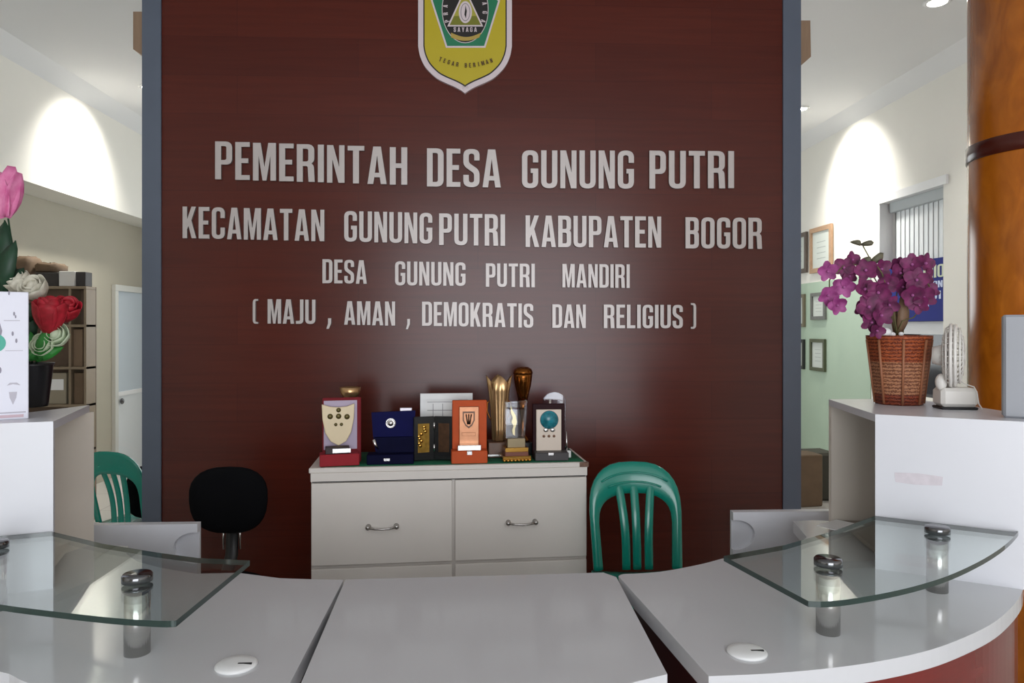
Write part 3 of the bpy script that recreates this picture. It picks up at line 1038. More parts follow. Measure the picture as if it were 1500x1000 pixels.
lc_o = (-1.4, 2.2)
lc = thing('raised_counter', 'tall white counter box at the left, under the printed carton and black flower vase', 'counter', (*lc_o, 0), group='raised counters')
frl = [xy(78, 617, ZT), xy(0, 620, ZT), xy(-80, 623.2, ZT), xy(-140, 625.7, ZT)]
bkl = [xy(-150, 622, ZT), xy(-60, 612, ZT), xy(0, 607.5, ZT), xy(40, 604, ZT), xy(70, 600.5, ZT), xy(100, 596.8, ZT), xy(131, 593, ZT)]
MB().prism(loc(frl + bkl, lc_o), ZT - .022, ZT).build('counter_top', M_LAMV, lc)
MB().prism(loc(frl + offset_path(frl, -.018)[::-1], lc_o), ZD, ZT - .022).build('front_panel', M_LAMV, lc)
MB().prism(loc(bkl[1:] + offset_path(bkl[1:], -.018)[::-1], lc_o), ZD, ZT - .022).build('back_panel', M_LAMB, lc)
MB().prism(loc([(frl[0][0] - .04, frl[0][1] + .03), frl[2], bkl[1], bkl[3], (bkl[-1][0] - .03, bkl[-1][1] - .03)], lc_o), ZD + .015, ZD + .03).build('shelf_board', M_LAMB, lc)

# low white panels with scooped grips -------------------------------------------
for sgn, x0, x1, y0, yy, lab in ((1, 1074, 1235, 750, 2.72, 'low white board with scooped grip beside the right raised counter'),
                                 (-1, 60, 289, 770, 2.66, 'low white board with scooped grip beside the left raised counter')):
    pa, pb = atY(x0, y0, yy), atY(x1, y0, yy)
    zt = pa.z
    inner, outer = (pa.x, pb.x) if sgn > 0 else (pb.x, pa.x)
    cx = (inner + outer) / 2
    t = thing('modesty_board', lab, 'board', (cx, yy, 0), group='low scooped boards')
    MB().box(min(inner, outer) - cx, max(inner, outer) - cx, .022, .034, 0, zt).build('backing', M_LAMV, t)
    r = .055
    zc = zt - .085
    arc = [(inner - cx + sgn * (.012 + r * 1.3 * math.cos(a)), zc + r * math.sin(a)) for a in [math.pi / 2 - math.pi * k / 16 for k in range(17)]]
    pts = [(inner - cx, zt), (outer - cx, zt), (outer - cx, 0), (inner - cx, 0), (inner - cx, zc - r)] + arc[::-1] + [(inner - cx, zc + r)]
    MB().poly([pts], lambda u, v, d: (u, d, v), 0, .022).build('front_sheet', M_LAMV, t)

# glass shelves -----------------------------------------------------------------
gth = .012


def glass_shelf(pts, posts, label, o):
    t = thing('glass_shelf', label, 'glass shelf', (*o, 0), group='glass shelves')
    b = MB()
    b.prism(loc(pts, o), ZG - gth, ZG, 0, 1)
    b.build('glass_pane', [M_GLASS, M_GEDGE], t)
    for px, py in posts:
        c = atZ(px, py, ZD)
        x, y = c.x - o[0], c.y - o[1]
        p = MB().lathe([(.0265, ZD), (.0265, ZG - gth - .004)], 28, c=(x, y, 0)).build('standoff_post', M_CHROME, t)
        MB().lathe([(.031, ZG), (.031, ZG + .013), (.028, ZG + .017), (0, ZG + .017)], 28, c=(x, y, 0)).build('cap', M_DCHROME, p)
        MB().lathe([(.031, ZG - gth - .006), (.031, ZG - gth)], 28, c=(x, y, 0)).build('washer', M_DCHROME, p)
    return t


off = Vector((dirf.y, -dirf.x)) * .006
fA = (frt[0][0] + off.x, frt[0][1] + off.y)
fB = (frt[2][0] + off.x, frt[2][1] + off.y)
gr = [xy(1060, 814, ZG), xy(1184, 880, ZG), xy(1210, 880.5, ZG), xy(1245, 877, ZG), xy(1300, 867.5, ZG), xy(1350, 855.5, ZG), xy(1395, 840.5, ZG), xy(1440, 819, ZG), xy(1472, 798, ZG), xy(1490, 780, ZG), xy(1496, 768, ZG)]
gr = gr[:1] + smooth(gr[1:])
gr += [(fB[0] - .02, fB[1]), fA, xy(1225, 776, ZG), xy(1150, 798, ZG)]
glass_shelf(gr, [(1213, 926), (1373, 865)], 'curved glass shelf on steel posts over the right desk section', (1.0, 1.9))
gl_ = [xy(366, 820.5, ZG), xy(258, 908.5, ZG), xy(235, 909, ZG), xy(170, 905, ZG), xy(90, 896.5, ZG), xy(0, 885, ZG), xy(-70, 872, ZG), xy(-130, 852, ZG), xy(-165, 825, ZG)]
gl_ = gl_[:1] + smooth(gl_[1:])
fd = (Vector(frl[1]) - Vector(frl[0])).normalized()
gl_ += [(frl[2][0], frl[2][1] - .006), (frl[0][0], frl[0][1] - .006), xy(150, 796, ZG), xy(230, 809, ZG), xy(290, 817, ZG)]
glass_shelf(gl_, [(201, 956), (-8, 893)], 'curved glass shelf on steel posts over the left desk section', (-1.0, 1.9))

# ------------------------------------------------------------------ drawer cabinet
ZC = .84
cl, cr = atZ(455, 686, ZC), atZ(860, 677, ZC)
cw = (cr - cl).length
crot = math.atan2(cr.y - cl.y, cr.x - cl.x)
cab = thing('drawer_cabinet', 'white wide drawer cabinet with trophies on its top', 'cabinet', (cl.x, cl.y, 0), crot)
CD = .40
b = MB().box(0, cw, .02, CD, 0, ZC - .02)
b.build('carcass', M_CAB, cab)
b = MB().rbox(-.008, cw + .006, 0, CD, ZC - .022, ZC, .003)
b.box(0, cw, 0, .02, ZC - .058, ZC - .022)
b.build('cabinet_top', M_CAB, cab)
mid = cw * .506
cells = [(.0, mid - .004), (mid + .004, cw)]
for ci, (xa, xb) in enumerate(cells):
    for (za, zb) in ((ZC - .062 - .365, ZC - .062), (ZC - .062 - .74, ZC - .062 - .373)):
        d = MB().rbox(xa + .003, xb - .003, -.002, .018, za + .003, zb - .004, .002).build('drawer', M_CAB, cab)
        hz = (za + zb) / 2 - .015
        hx = (xa + xb) / 2
        h = MB().tube([(hx - .062, -.022, hz), (hx - .03, -.030, hz - .005), (hx, -.032, hz - .006), (hx + .03, -.030, hz - .005), (hx + .062, -.022, hz)], [.006, .0045, .005, .0045, .006], 10)
        for s in (-1, 1):
            h.tube([(hx + s * .06, -.002, hz), (hx + s * .06, -.026, hz)], [.012, .007], 12)
            h.ball((hx + s * .062, -.024, hz), .011, .009, .011, 10, 8)
        h.build('handle', mat('worn_chrome', (.42, .40, .38), .25, 1.0), d)
MB().box(0.004, cw - .004, .012, .020, ZC - .064, ZC - .057).build('reveal', M_SHADOWGAP, cab)
MB().prism([(cw + .007, -.001), (cw + .007, .02), (cw - .035, -.001)], ZC - .020, ZC + .0006).build('chipped_corner', mat('chipped_board', srgb(120, 92, 78), .8, noise=.2, nscale=60), cab)

CM = Matrix.Translation((cl.x, cl.y, 0)) @ Matrix.Rotation(crot, 4, 'Z')
cloth = MB()
rows = []
for j in range(5):
    rows.append([(.04 + (cw - .05) * k / 20, .02 + (CD - .03) * j / 4, .0015 + .0008 * math.sin(k * 1.7 + j)) for k in range(21)])
cloth.grid(rows)
o = cloth.build('table_runner', mat('green_felt', srgb(8, 84, 56), .9, noise=.08, nscale=40), loc=CM @ Vector((0, 0, ZC)), rz=crot, solid=.002)
tag(o, 'dark green felt cloth spread on the white drawer cabinet', 'cloth')
ZC2 = ZC + .0035
PX = 3.3 / F         # metres per pixel near the cabinet front


def on_cab(px, depth):
    """point on the cloth: depth behind the cabinet's front, under image column px"""
    nrm = CM.to_3x3() @ Vector((0, 1, 0))
    p0 = CM @ Vector((0, depth, 0))
    d = ray(px, 600)
    d.z = 0
    e = Vector((0, 0, 0))
    k = (p0 - e).dot(nrm) / d.dot(nrm)
    p = d * k
    return Vector((p.x, p.y, ZC2)), k / F


M_REDV = mat('red_velvet', srgb(152, 22, 36), .75, noise=.06, nscale=30)
M_DREDV = mat('dark_red_velvet', srgb(120, 18, 30), .8, noise=.06, nscale=30)
M_LILAC = mat('lilac_satin', srgb(176, 160, 184), .45)
M_CREAM = mat('cream_enamel', srgb(226, 206, 168), .4, noise=.03)
M_NAVY = mat('navy_velvet', srgb(10, 12, 70), .7, spec=.15, noise=.1, nscale=20)
M_DNAVY = mat('dark_navy_velvet', srgb(5, 6, 42), .7, spec=.12, noise=.1, nscale=20)
M_ORANGE = mat('orange_suede', srgb(196, 78, 24), .7, noise=.05, nscale=30)
M_MAROON = mat('dark_maroon_case', srgb(40, 8, 14), .6, spec=.2)
M_STEEL = mat('silver_plate', (.75, .73, .72), .22, 1.0)
M_COPPER = mat('rose_gold_plate', srgb(176, 126, 96), .42, .9, noise=.08, nscale=40)
M_CLEAR = glass_material('clear_acrylic', (.90, .91, .95))
M_DGREYB = mat('dark_grey_base', srgb(62, 58, 60), .5)


def fxz(y):
    return lambda u, v, d: (u, y - d, v)


def rect(x0, x1, z0, z1):
    return [(x0, z0), (x1, z0), (x1, z1), (x0, z1)]


# 1 red case with cream shield
p, m = on_cab(497, .075)
t = thing('award_plaque', 'cream shield plaque in an open red velvet case at the left end of the cabinet', 'award', p, crot + math.radians(8), 'awards on the cabinet')
MB().rbox(-28 * m, 28 * m, -.055, .03, 0, 17 * m, .003).build('case_base', M_REDV, t)
MB().rbox(-24 * m, 32 * m, .03, .055, 0, 96 * m, .004).build('case_lid', M_DREDV, t)
MB().poly([rect(-22 * m, 26 * m, 20 * m, 92 * m)], fxz(.030), .002, 0).build('satin_lining', M_LILAC, t)
s = [(-20, 86), (-22, 88), (-10, 84), (3, 83), (16, 84), (26, 88), (24, 70), (22, 50), (16, 36), (8, 28), (2, 26), (-4, 28), (-12, 36), (-18, 50), (-20, 70)]
s = [(-22, 88), (-10, 84), (2, 83), (14, 84), (25, 88), (24, 66), (20, 46), (13, 33), (2, 27), (-9, 33), (-17, 46), (-21, 66)]
sh_ = MB().poly([[((x - 3) * m, z * m) for x, z in s]], fxz(.012), .014, 0).build('shield', M_CREAM, t, bevel=.003)
b = MB()
for (x, z, r) in ((-13, 70, 4), (11, 69, 4), (-1, 79, 3.4), (-1, 70, 4), (-5, 58, 2.4), (3, 58, 2.4)):
    b.lathe([(r * m, 0), (r * m, .0022), (0, .003)], 12, mx=Matrix.Translation((x * m, -.002, z * m)) @ Matrix.Rotation(math.pi / 2, 4, 'X'))
b.build('crests', mat('bronze_crest', srgb(104, 92, 52), .4, .5), sh_)
MB().rbox(-20 * m, 14 * m, -.045, .0, 17 * m, 27 * m, .002).build('plinth', mat('dark_plinth', srgb(40, 16, 20), .5), t)
MB().rbox(-10 * m, 16 * m, -.048, -.045, 18.5 * m, 25 * m, .001).build('name_plate', M_STEEL, t)
# bowl trophy behind it
p, m = on_cab(513, .20)
t = thing('bowl_trophy', 'pale gold bowl trophy peeping over the red velvet case', 'trophy', p, 0, 'awards on the cabinet')
MB().lathe([(16 * m, 0), (16 * m, .02), (13 * m, .025), (4 * m, .05), (3 * m, 86 * m)], 20).build('stem', M_DREDV, t)
MB().lathe([(3 * m, 86 * m), (9 * m, 89 * m), (14 * m, 96 * m), (15.5 * m, 105 * m), (14.5 * m, 105 * m), (8 * m, 95 * m), (0, 91 * m)], 24).build('bowl', M_PGOLD, t)

# 2 blue case
p, m = on_cab(575, .09)
t = thing('award_plaque', 'navy blue velvet plaque case with a small round silver crest', 'award', p, crot, 'awards on the cabinet')
MB().rbox(-36 * m, 31 * m, -.055, .03, 0, 14 * m, .003).build('case_base', M_DNAVY, t)
q = [(-31, 72), (33, 74), (31, 14), (-25, 14), (-29, 40)]
MB().poly([[(x * m, z * m) for x, z in q]], fxz(.045), .016, 0).build('case_lid', M_NAVY, t)
b = MB().poly([[(x * m, z * m) for x, z in ((-27, 36), (31, 36), (31, 14), (-22, 14))]], fxz(.028), .022, 0)
b.build('lower_tray', M_DNAVY, t)
mx = Matrix.Translation((-3 * m, .028, 56 * m)) @ Matrix.Rotation(math.pi / 2, 4, 'X')
b = MB().lathe([(7.5 * m, 0), (7.5 * m, .003), (6 * m, .003), (6 * m, .0015), (4 * m, .0015), (4 * m, .004), (0, .005)], 20, mx=mx)
b.build('crest', M_STEEL, t)
MB().rbox(-12 * m, -3 * m, -.0575, -.055, 5 * m, 9 * m, .001).build('clasp', M_STEEL, t)
b = MB().tube([(-27 * m, -.002, 34 * m), (-25 * m, -.002, 26 * m), (-20 * m, -.002, 20 * m)], [2.6 * m, 2.6 * m, 1 * m], 8)
b.build('edge_strip', M_STEEL, t)
MB().rbox(10 * m, 28 * m, .046, .056, 10 * m, 78 * m, .002).build('spare_plate', mat('dull_silver', (.45, .42, .46), .4, .8), t)

# 3 black folding frame with gold relief
p, m = on_cab(636, .13)
t = thing('folding_frame', 'black folding double frame with gold relief between the blue and orange cases', 'award', p, crot, 'awards on the cabinet')
M_BLK = mat('black_lacquer', (.006, .006, .007), .25)
for s, x0, x1, ang in ((-1, -31, 0, 14), (1, 0, 31, -14)):
    mx = Matrix.Rotation(math.radians(ang), 4, 'Z')
    leaf = MB().rbox(x0 * m, x1 * m, -.008, .008, 0, 64 * m, .003, mx=mx).build('leaf', M_BLK, t)
    xa, xb = (x0 + 6) * m, (x1 - 8) * m
    if s > 0:
        xa, xb = (x0 + 7) * m, (x1 - 8) * m
    MB().box(xa, xb, -.0095, -.008, 12 * m, 54 * m, mx=mx).build('relief_plate', mat('dim_gold' if s < 0 else 'dim_bronze', srgb(146, 112, 44) if s < 0 else srgb(78, 54, 36), .35, .7, noise=.25, nscale=60), leaf)
    if s < 0:
        b = MB()
        rr = random.Random(4)
        for k in range(9):
            b.ball(((-19 + rr.uniform(-5, 6)) * m, -.010, (22 + k * 3.4) * m), 2.6 * m, .003, 2.6 * m, 8, 6, mx=mx)
        b.build('relief_figure', M_GOLD, leaf)
b = MB()
for z in (18, 50):
    b.tube([(0, -.009, (z - 5) * m), (0, -.009, (z + 5) * m)], 1.3 * m, 8)
b.build('hinges', M_STEEL, t)

# 4 white picture frame
p, m = on_cab(654, .28)
t = thing('picture_frame', 'white picture frame standing behind the awards on the cabinet', 'picture frame', p, crot)
b = MB().poly([rect(-38 * m, 38 * m, 0, 89 * m), rect(-31 * m, 31 * m, 7 * m, 80 * m)], fxz(0), .014, 0)
b.build('frame', M_WHITE, t)
MB().box(-31 * m, 31 * m, -.008, -.002, 7 * m, 80 * m).build('picture_sheet', M_PAPER, t)
b = MB()
for x in (-20, -6, 8, 22):
    b.box(x * m, (x + .8) * m, -.0086, -.008, 8 * m, 74 * m)
for z in (64, 76):
    b.box(-28 * m, 28 * m, -.0086, -.008, z * m, (z + .8) * m)
b.build('reflected_grid', mat('reflection_grey', srgb(140, 136, 140), .5), t)  # reflection of the entrance bars in the picture glass, drawn as grey strips

# 5 orange case
p, m = on_cab(687, .06)
t = thing('award_plaque', 'rose gold shield plaque in an orange suede case', 'award', p, crot, 'awards on the cabinet')
MB().rbox(-26 * m, 26 * m, -.045, .03, 0, 18 * m, .003).build('case_base', M_ORANGE, t)
MB().rbox(-24 * m, 27 * m, .03, .052, 0, 89 * m, .003).build('case_lid', M_ORANGE, t)
pl_ = MB().rbox(-14 * m, 15 * m, .020, .032, 22 * m, 80 * m, .002).build('plate', M_COPPER, t)
b = MB()
so = [(-9, 73), (9, 73), (9, 60), (5, 52), (0, 48), (-5, 52), (-9, 60)]
si = [(x * .78, 61 + (z - 61) * .78) for x, z in so]
b.poly([[(x * m, z * m) for x, z in so], [(x * m, z * m) for x, z in si]], fxz(.020), .003, 0)
for x in (-3, 0, 3):
    b.tube([(x * m * 1.3, .019, 69 * m), (x * m * .5, .019, 54 * m)], 1.0 * m, 6)
b.build('shield_relief', mat('dark_bronze', srgb(84, 62, 50), .35, .7), pl_)
MB().rbox(-10 * m, 10 * m, .017, .020, 37 * m, 42 * m, .001).build('engraved_strip', M_COPPER, pl_)
MB().rbox(-17 * m, 17 * m, -.036, .02, 18 * m, 26 * m, .002).build('name_plate', M_STEEL, t)
MB().rbox(-4 * m, 4 * m, -.047, -.036, 12 * m, 18 * m, .002).build('clasp', M_STEEL, t)

# 6 tall gold vase-like cup
p, m = on_cab(731, .20)
t = thing('trophy_cup', 'tall pale gold fluted trophy with a notched flaring rim', 'trophy', p, crot, 'awards on the cabinet')
MB().rbox(-17 * m, 17 * m, -16 * m, 16 * m, 0, 22 * m, .003).build('base', mat('brown_marble_base', srgb(96, 66, 48), .3, noise=.3, nscale=30), t)
MB().rbox(-18 * m, 18 * m, -17 * m, 17 * m, 2 * m, 5 * m, .001).build('base_band', M_STEEL, t)
n = 40
vs, fs = [], []
lev = [(22, 7), (24, 9), (40, 9.5), (70, 11), (95, 13.5), (112, 17)]
for z, r in lev:
    for k in range(n):
        a = 2 * math.pi * k / n
        fl_ = 1 + .13 * math.cos(6 * a)
        zz = z + (6 * math.cos(4 * a) if z > 100 else 0)
        vs.append((r * m * fl_ * math.cos(a), r * m * fl_ * math.sin(a), zz * m))
for j in range(len(lev) - 1):
    for k in range(n):
        fs.append((j * n + k, j * n + (k + 1) % n, (j + 1) * n + (k + 1) % n, (j + 1) * n + k))
MB().add(vs, fs, 0, True).build('fluted_cup', M_PGOLD, t, solid=.002)
for s in (-1, 1):
    MB().tube([(s * 12 * m, 0, 82 * m), (s * 17 * m, 0, 78 * m), (s * 18 * m, 0, 66 * m), (s * 14 * m, 0, 56 * m), (s * 9 * m, 0, 52 * m)], 1.2 * m, 8).build('handle', M_DGOLD, t)

# 7 brown-gold goblet
p, m = on_cab(766, .25)
t = thing('trophy_cup', 'dark bronze-gold goblet trophy with a domed lid, tallest at the right', 'trophy', p, crot, 'awards on the cabinet')
MB().rbox(-13 * m, 13 * m, -13 * m, 13 * m, 0, 18 * m, .003).build('base', M_BLK, t)
MB().lathe([(10 * m, 18 * m), (9 * m, 22 * m), (3.5 * m, 28 * m), (3 * m, 50 * m), (6 * m, 66 * m), (8 * m, 78 * m)], 20).build('stem', M_DGOLD, t)
MB().lathe([(7 * m, 78 * m), (9 * m, 88 * m), (12 * m, 100 * m), (13.6 * m, 112 * m), (13.8 * m, 117 * m)], 24).build('cup', M_DGOLD, t)
MB().lathe([(14.4 * m, 117 * m), (14.4 * m, 119 * m), (13 * m, 123 * m), (8 * m, 126.5 * m), (0, 127.5 * m)], 24).build('lid', M_DGOLD, t)

# 8 crystal plaque
p, m = on_cab(755, .075)
t = thing('crystal_award', 'clear crystal block award with gold flame on a gold stepped base', 'award', p, crot + .05, 'awards on the cabinet')
b = MB().rbox(-21 * m, 21 * m, -.045, .045, 2 * m, 8 * m, .003)
for k in range(8):
    b.ball(((-18.5 + k * 5.3) * m, -.045, 2.4 * m), 2.6 * m, .008, 2.4 * m, 8, 6)
b.build('foot', M_GOLD, t)
MB().rbox(-17 * m, 17 * m, -.038, .038, 8 * m, 14 * m, .001).build('wood_step', mat('red_wood_step', srgb(116, 60, 40), .35), t)
MB().rbox(-17 * m, 17 * m, -.039, .039, 14 * m, 20 * m, .001).build('gold_step', M_GOLD, t)
MB().rbox(-13 * m, 13 * m, -.026, .026, 20 * m, 33 * m, .001).build('plate_block', mat('bronze_block', srgb(132, 118, 92), .35, .7), t)
MB().poly([[(x * m, z * m) for x, z in ((-15, 33), (13, 33), (17, 88), (-15, 85))]], fxz(.018), .034, 0).build('crystal_block', M_CLEAR, t)
fl2 = [(-7, 80), (-5, 74), (0, 66), (2, 56), (-1, 46), (-1, 36), (-4, 38), (-5, 44), (-3, 50), (-6, 56), (-4, 62), (-7, 70)]
MB().poly([[(x * m, z * m) for x, z in fl2]], fxz(0), .006, 0).build('flame', mat('flame_gold', srgb(236, 216, 150), .3, .4), t)

# 9 maroon case, cream plate with teal crest
p, m = on_cab(806, .085)
t = thing('award_plaque', 'cream plaque with round teal crest in a dark maroon case at the right', 'award', p, crot - .04, 'awards on the cabinet')
MB().rbox(-24 * m, 25 * m, -.05, .03, 0, 12 * m, .003).build('case_base', M_DGREYB, t)
MB().rbox(-25 * m, 23 * m, .03, .05, 0, 80 * m, .003).build('case_lid', M_MAROON, t)
pl_ = MB().rbox(-20 * m, 17 * m, .012, .026, 10 * m, 72 * m, .002).build('plate', mat('cream_plate', srgb(222, 206, 190), .4), t)
mx = Matrix.Translation((-1 * m, .012, 57 * m)) @ Matrix.Rotation(math.pi / 2, 4, 'X')
MB().lathe([(13 * m, 0), (13 * m, .003), (0, .004)], 28, mx=mx).build('crest_disc', mat('teal_enamel', srgb(40, 124, 138), .2, noise=.35, nscale=50), pl_)
MB().lathe([(13.6 * m, 0), (13.6 * m, .0025), (11.5 * m, .0028)], 28, mx=mx).build('crest_ring', mat('grey_enamel', srgb(92, 92, 100), .3), pl_)
b = MB()
for x in (-6, 4):
    b.ball((x * m, .010, 42 * m), 4 * m, .004, 3 * m, 10, 6)
b.build('ribbon_ends', M_STEEL, pl_)
b = MB()
for x in (-9, -1.5, 6):
    b.lathe([(2.3 * m, 0), (2.3 * m, .002), (0, .002)], 5, False, mx=Matrix.Translation((x * m, .012, 33 * m)) @ Matrix.Rotation(math.pi / 2, 4, 'X'))
b.build('stars', mat('brown_star', srgb(126, 92, 70), .5), pl_)
MB().rbox(-5 * m, 3 * m, -.052, -.05, 8 * m, 12 * m, .001).build('clasp', M_STEEL, t)
# clear acrylic award behind
p, m = on_cab(811, .21)
t = thing('crystal_award', 'clear rounded acrylic award behind the maroon plaque case', 'award', p, crot, 'awards on the cabinet')
MB().rbox(-17 * m, 20 * m, -.03, .03, 0, 12 * m, .002).build('base', M_BLK, t)
MB().poly([[(-15 * m, 12 * m), (17 * m, 12 * m)] + [(1 * m + 17 * m * math.cos(a), 76 * m + 15 * m * math.sin(a)) for a in [math.pi * k / 14 for k in range(15)]]], fxz(.01), .02, 0).build('acrylic_plate', M_CLEAR, t)
MB().tube([(-6 * m, -.012, 66 * m), (-6 * m, -.012, 80 * m)], 2 * m, 10).build('silver_pin', M_STEEL, t)
# small glass and metal figure beside
p, m = on_cab(832, .12)
t = thing('figurine', 'tiny pale figurine standing at the right side of the maroon case', 'figurine', p, crot)
MB().rbox(-4 * m, 4 * m, -.01, .01, 0, 10 * m, .002).build('base', M_PAPER, t)
MB().tube([(-2 * m, 0, 10 * m), (-2 * m, 0, 22 * m), (-2.5 * m, 0, 38 * m)], [1.6 * m, 1.2 * m, .6 * m], 8).build('spire', M_STEEL, t)


# ------------------------------------------------------------------ plastic chairs
def ribbon(mb, outer, inner, th, crown=.008):
    """closed strip swept along matching outer/inner points; thickness along local normal (y)"""
    rows = []
    for o_, i_ in zip(outer, inner):
        o_, i_ = Vector(o_), Vector(i_)
        r = []
        for k in range(7):
            t_ = k / 6
            p_ = o_.lerp(i_, t_)
            r.append(p_ + Vector((0, -th / 2 - crown * math.sin(math.pi * t_), 0)))
        for k in range(7):
            t_ = 1 - k / 6
            p_ = o_.lerp(i_, t_)
            r.append(p_ + Vector((0, th / 2 - crown * .6 * math.sin(math.pi * t_), 0)))
        r.append(r[0])
        rows.append(r)
    mb.grid(rows)
    n = 14
    mb.add(rows[0][:n], [tuple(range(n))])
    mb.add(rows[-1][:n], [tuple(range(n))[::-1]])


def make_chair(label):
    t = thing('plastic_chair', label, 'chair', group='teal plastic chairs')
    ST, TOPZ, HWD = .375, .845, .205

    def yb(z):          # rake of the back
        return .19 + .10 * (z - ST) / .45

    def bend(x, z):
        return Vector((x, yb(z) - .9 * x * x * .55, z))
    # backrest arch
    outer, inner = [], []
    N = 40
    for k in range(N + 1):
        a = k / N
        if a < .3:
            s = a / .3
            ox, oz = -HWD * (.95 + .05 * s), ST + .02 + (.24) * s
            ix, iz = -HWD * (.95 + .05 * s) + .042, ST + .02 + .19 * s
        elif a > .7:
            s = (1 - a) / .3
            ox, oz = HWD * (.95 + .05 * s), ST + .02 + .24 * s
            ix, iz = HWD * (.95 + .05 * s) - .042, ST + .02 + .19 * s
        else:
            s = (a - .3) / .4
            th = math.pi * (1 - s)
            c, sn = math.cos(th), math.sin(th)
            pw = .72
            ox = HWD * math.copysign(abs(c) ** pw, c)
            oz = ST + .26 + (TOPZ - ST - .26) * abs(sn) ** .78
            ix = (HWD - .042) * math.copysign(abs(c) ** .8, c)
            iz = ST + .21 + .125 * abs(sn) ** .7
        outer.append(bend(ox, oz))
        inner.append(bend(ix, iz))
    b = MB()
    ribbon(b, outer, inner, .016, .010)
    b.build('backrest_frame', M_TEAL, t)
    # raised ribs on the arch
    for dz, w_ in ((.045, .15), (.085, .12)):
        pts = []
        for k in range(13):
            x = -w_ + 2 * w_ * k / 12
            z = TOPZ - dz - .05 * (x / .2) ** 2 - .03 * (x / .2) ** 4
            q = bend(x, z)
            pts.append((q.x, q.y - .017, q.z))
        MB().tube(pts, .006, 8, flat=.8).build('moulded_rib', M_TEAL, t)
    # slats
    for x0, x1 in ((-.048, -.072), (0, 0), (.052, .080)):
        pts, rad = [], []
        for k in range(15):
            s = k / 14
            z = ST + .015 + (.37) * s
            x = x0 + (x1 - x0) * max(0, (s - .25) / .75) ** 1.8
            q = bend(x, z)
            pts.append((q.x, q.y - .004 - .02 * math.sin(math.pi * s), q.z))
            rad.append(.019)
        MB().tube(pts, rad, 12, flat=.45).build('slat', M_TEAL, t)
    # seat
    b = MB()
    rows = []
    for j in range(13):
        v = -1 + 2 * j / 12
        r = []
        for k in range(13):
            u_ = -1 + 2 * k / 12
            x = (.205 + .012 * (1 - v)) * u_ * (1 - .03 * v * v)
            y = .21 * v
            z = ST - .008 + .012 * (u_ * u_) - (.02 * max(0, -v - .6) / .4) - .004 * (1 - v)
            r.append((x, y, z))
        rows.append(r)
    b.grid(rows)
    b.build('seat', M_TEAL, t, solid=.008)
    b = MB()
    b.rbox(-.215, .215, -.215, -.205, ST - .06, ST - .015, .003).rbox(-.205, .205, .198, .208, ST - .06, ST - .012, .003)
    b.rbox(-.218, -.208, -.21, .205, ST - .06, ST - .012, .003).rbox(.208, .218, -.21, .205, ST - .06, ST - .012, .003)
    b.build('seat_apron', M_TEAL, t)
    for sx in (-1, 1):
        for sy in (-1, 1):
            x, y = sx * .195, sy * .19
            MB().tube([(x, y, ST - .01), (x + sx * .012, y + sy * .015, .2), (x + sx * .025, y + sy * .035, 0)], [.03, .024, .019], 10).build('leg', M_TEAL, t)
    return t


ch = make_chair('teal plastic chair with slatted back right of the white drawer cabinet')
pc = atY(931, 700, 3.30)
ch.location = (pc.x - .012, 3.02, 0)
ch2 = copy_tree(ch, (-1.905, 4.32, 0), math.radians(162), 'teal plastic chair half hidden behind the left edge of the partition')

ch2.scale = (.93,) * 3
# bag on the left chair
t = thing('backpack', 'black and dark red bag on the seat of the left teal chair', 'bag', (-1.90, 4.36, .352), math.radians(162))
MB().ball((0, 0, .15), .13, .09, .15, 16, 12, power=.7).build('bag_body', M_BLACKF, t)
MB().ball((-.02, -.06, .10), .09, .05, .09, 14, 10, power=.7).build('front_pocket', mat('dark_red_cloth', srgb(104, 24, 34), .8), t)
MB().tube([(-.04, .0, .29), (-.03, 0, .33), (.03, 0, .33), (.04, 0, .29)], .008, 8).build('carry_loop', M_BLACKF, t)

# ------------------------------------------------------------------ office chair
po = atY(336, 732, 3.29)
oc = thing('office_chair', 'black round-backed office chair left of the white drawer cabinet', 'chair', (po.x, 3.10, 0))
zc = po.z
b = MB()
rows = []
nu, nv = 28, 10
vs, fs = [], []
for j in range(nv + 1):
    th = -math.pi / 2 + math.pi * j / nv
    for k in range(nu):
        a = 2 * math.pi * k / nu
        ex = lambda q: math.copysign(abs(q) ** .78, q)
        x = .170 * ex(math.cos(a)) * math.cos(th) ** .55 if math.cos(th) > 1e-6 else 0
        z = .147 * ex(math.sin(a)) * math.cos(th) ** .55 if math.cos(th) > 1e-6 else 0
        y = .034 * math.sin(th) - .45 * x * x
        vs.append((x * (1 + .05 * z / .136), .19 + y, zc + z))
for j in range(nv):
    for k in range(nu):
        fs.append((j * nu + k, j * nu + (k + 1) % nu, (j + 1) * nu + (k + 1) % nu, (j + 1) * nu + k))
b.add(vs, fs, 0, True)
b.build('backrest', M_BLACKF, oc)
MB().tube([(0, .225, zc - .05), (0, .23, zc - .15), (0, .22, zc - .25), (0, .15, .37), (0, .02, .36)], .028, 10, flat=.5).build('back_support', M_BLACKP, oc)
for s in (-1, 1):
    MB().tube([(s * .036, .222, zc - .12), (s * .036, .222, zc - .225)], .0042, 8).build('chrome_rod', M_STEEL, oc)
b = MB().ball((0, -.06, .385), .21, .20, .04, 24, 10, power=.75)
b.build('seat', M_BLACKF, oc)
MB().lathe([(.028, .09), (.028, .26), (.02, .26), (.02, .38)], 16).build('gas_column', M_BLACKP, oc)
b = MB()
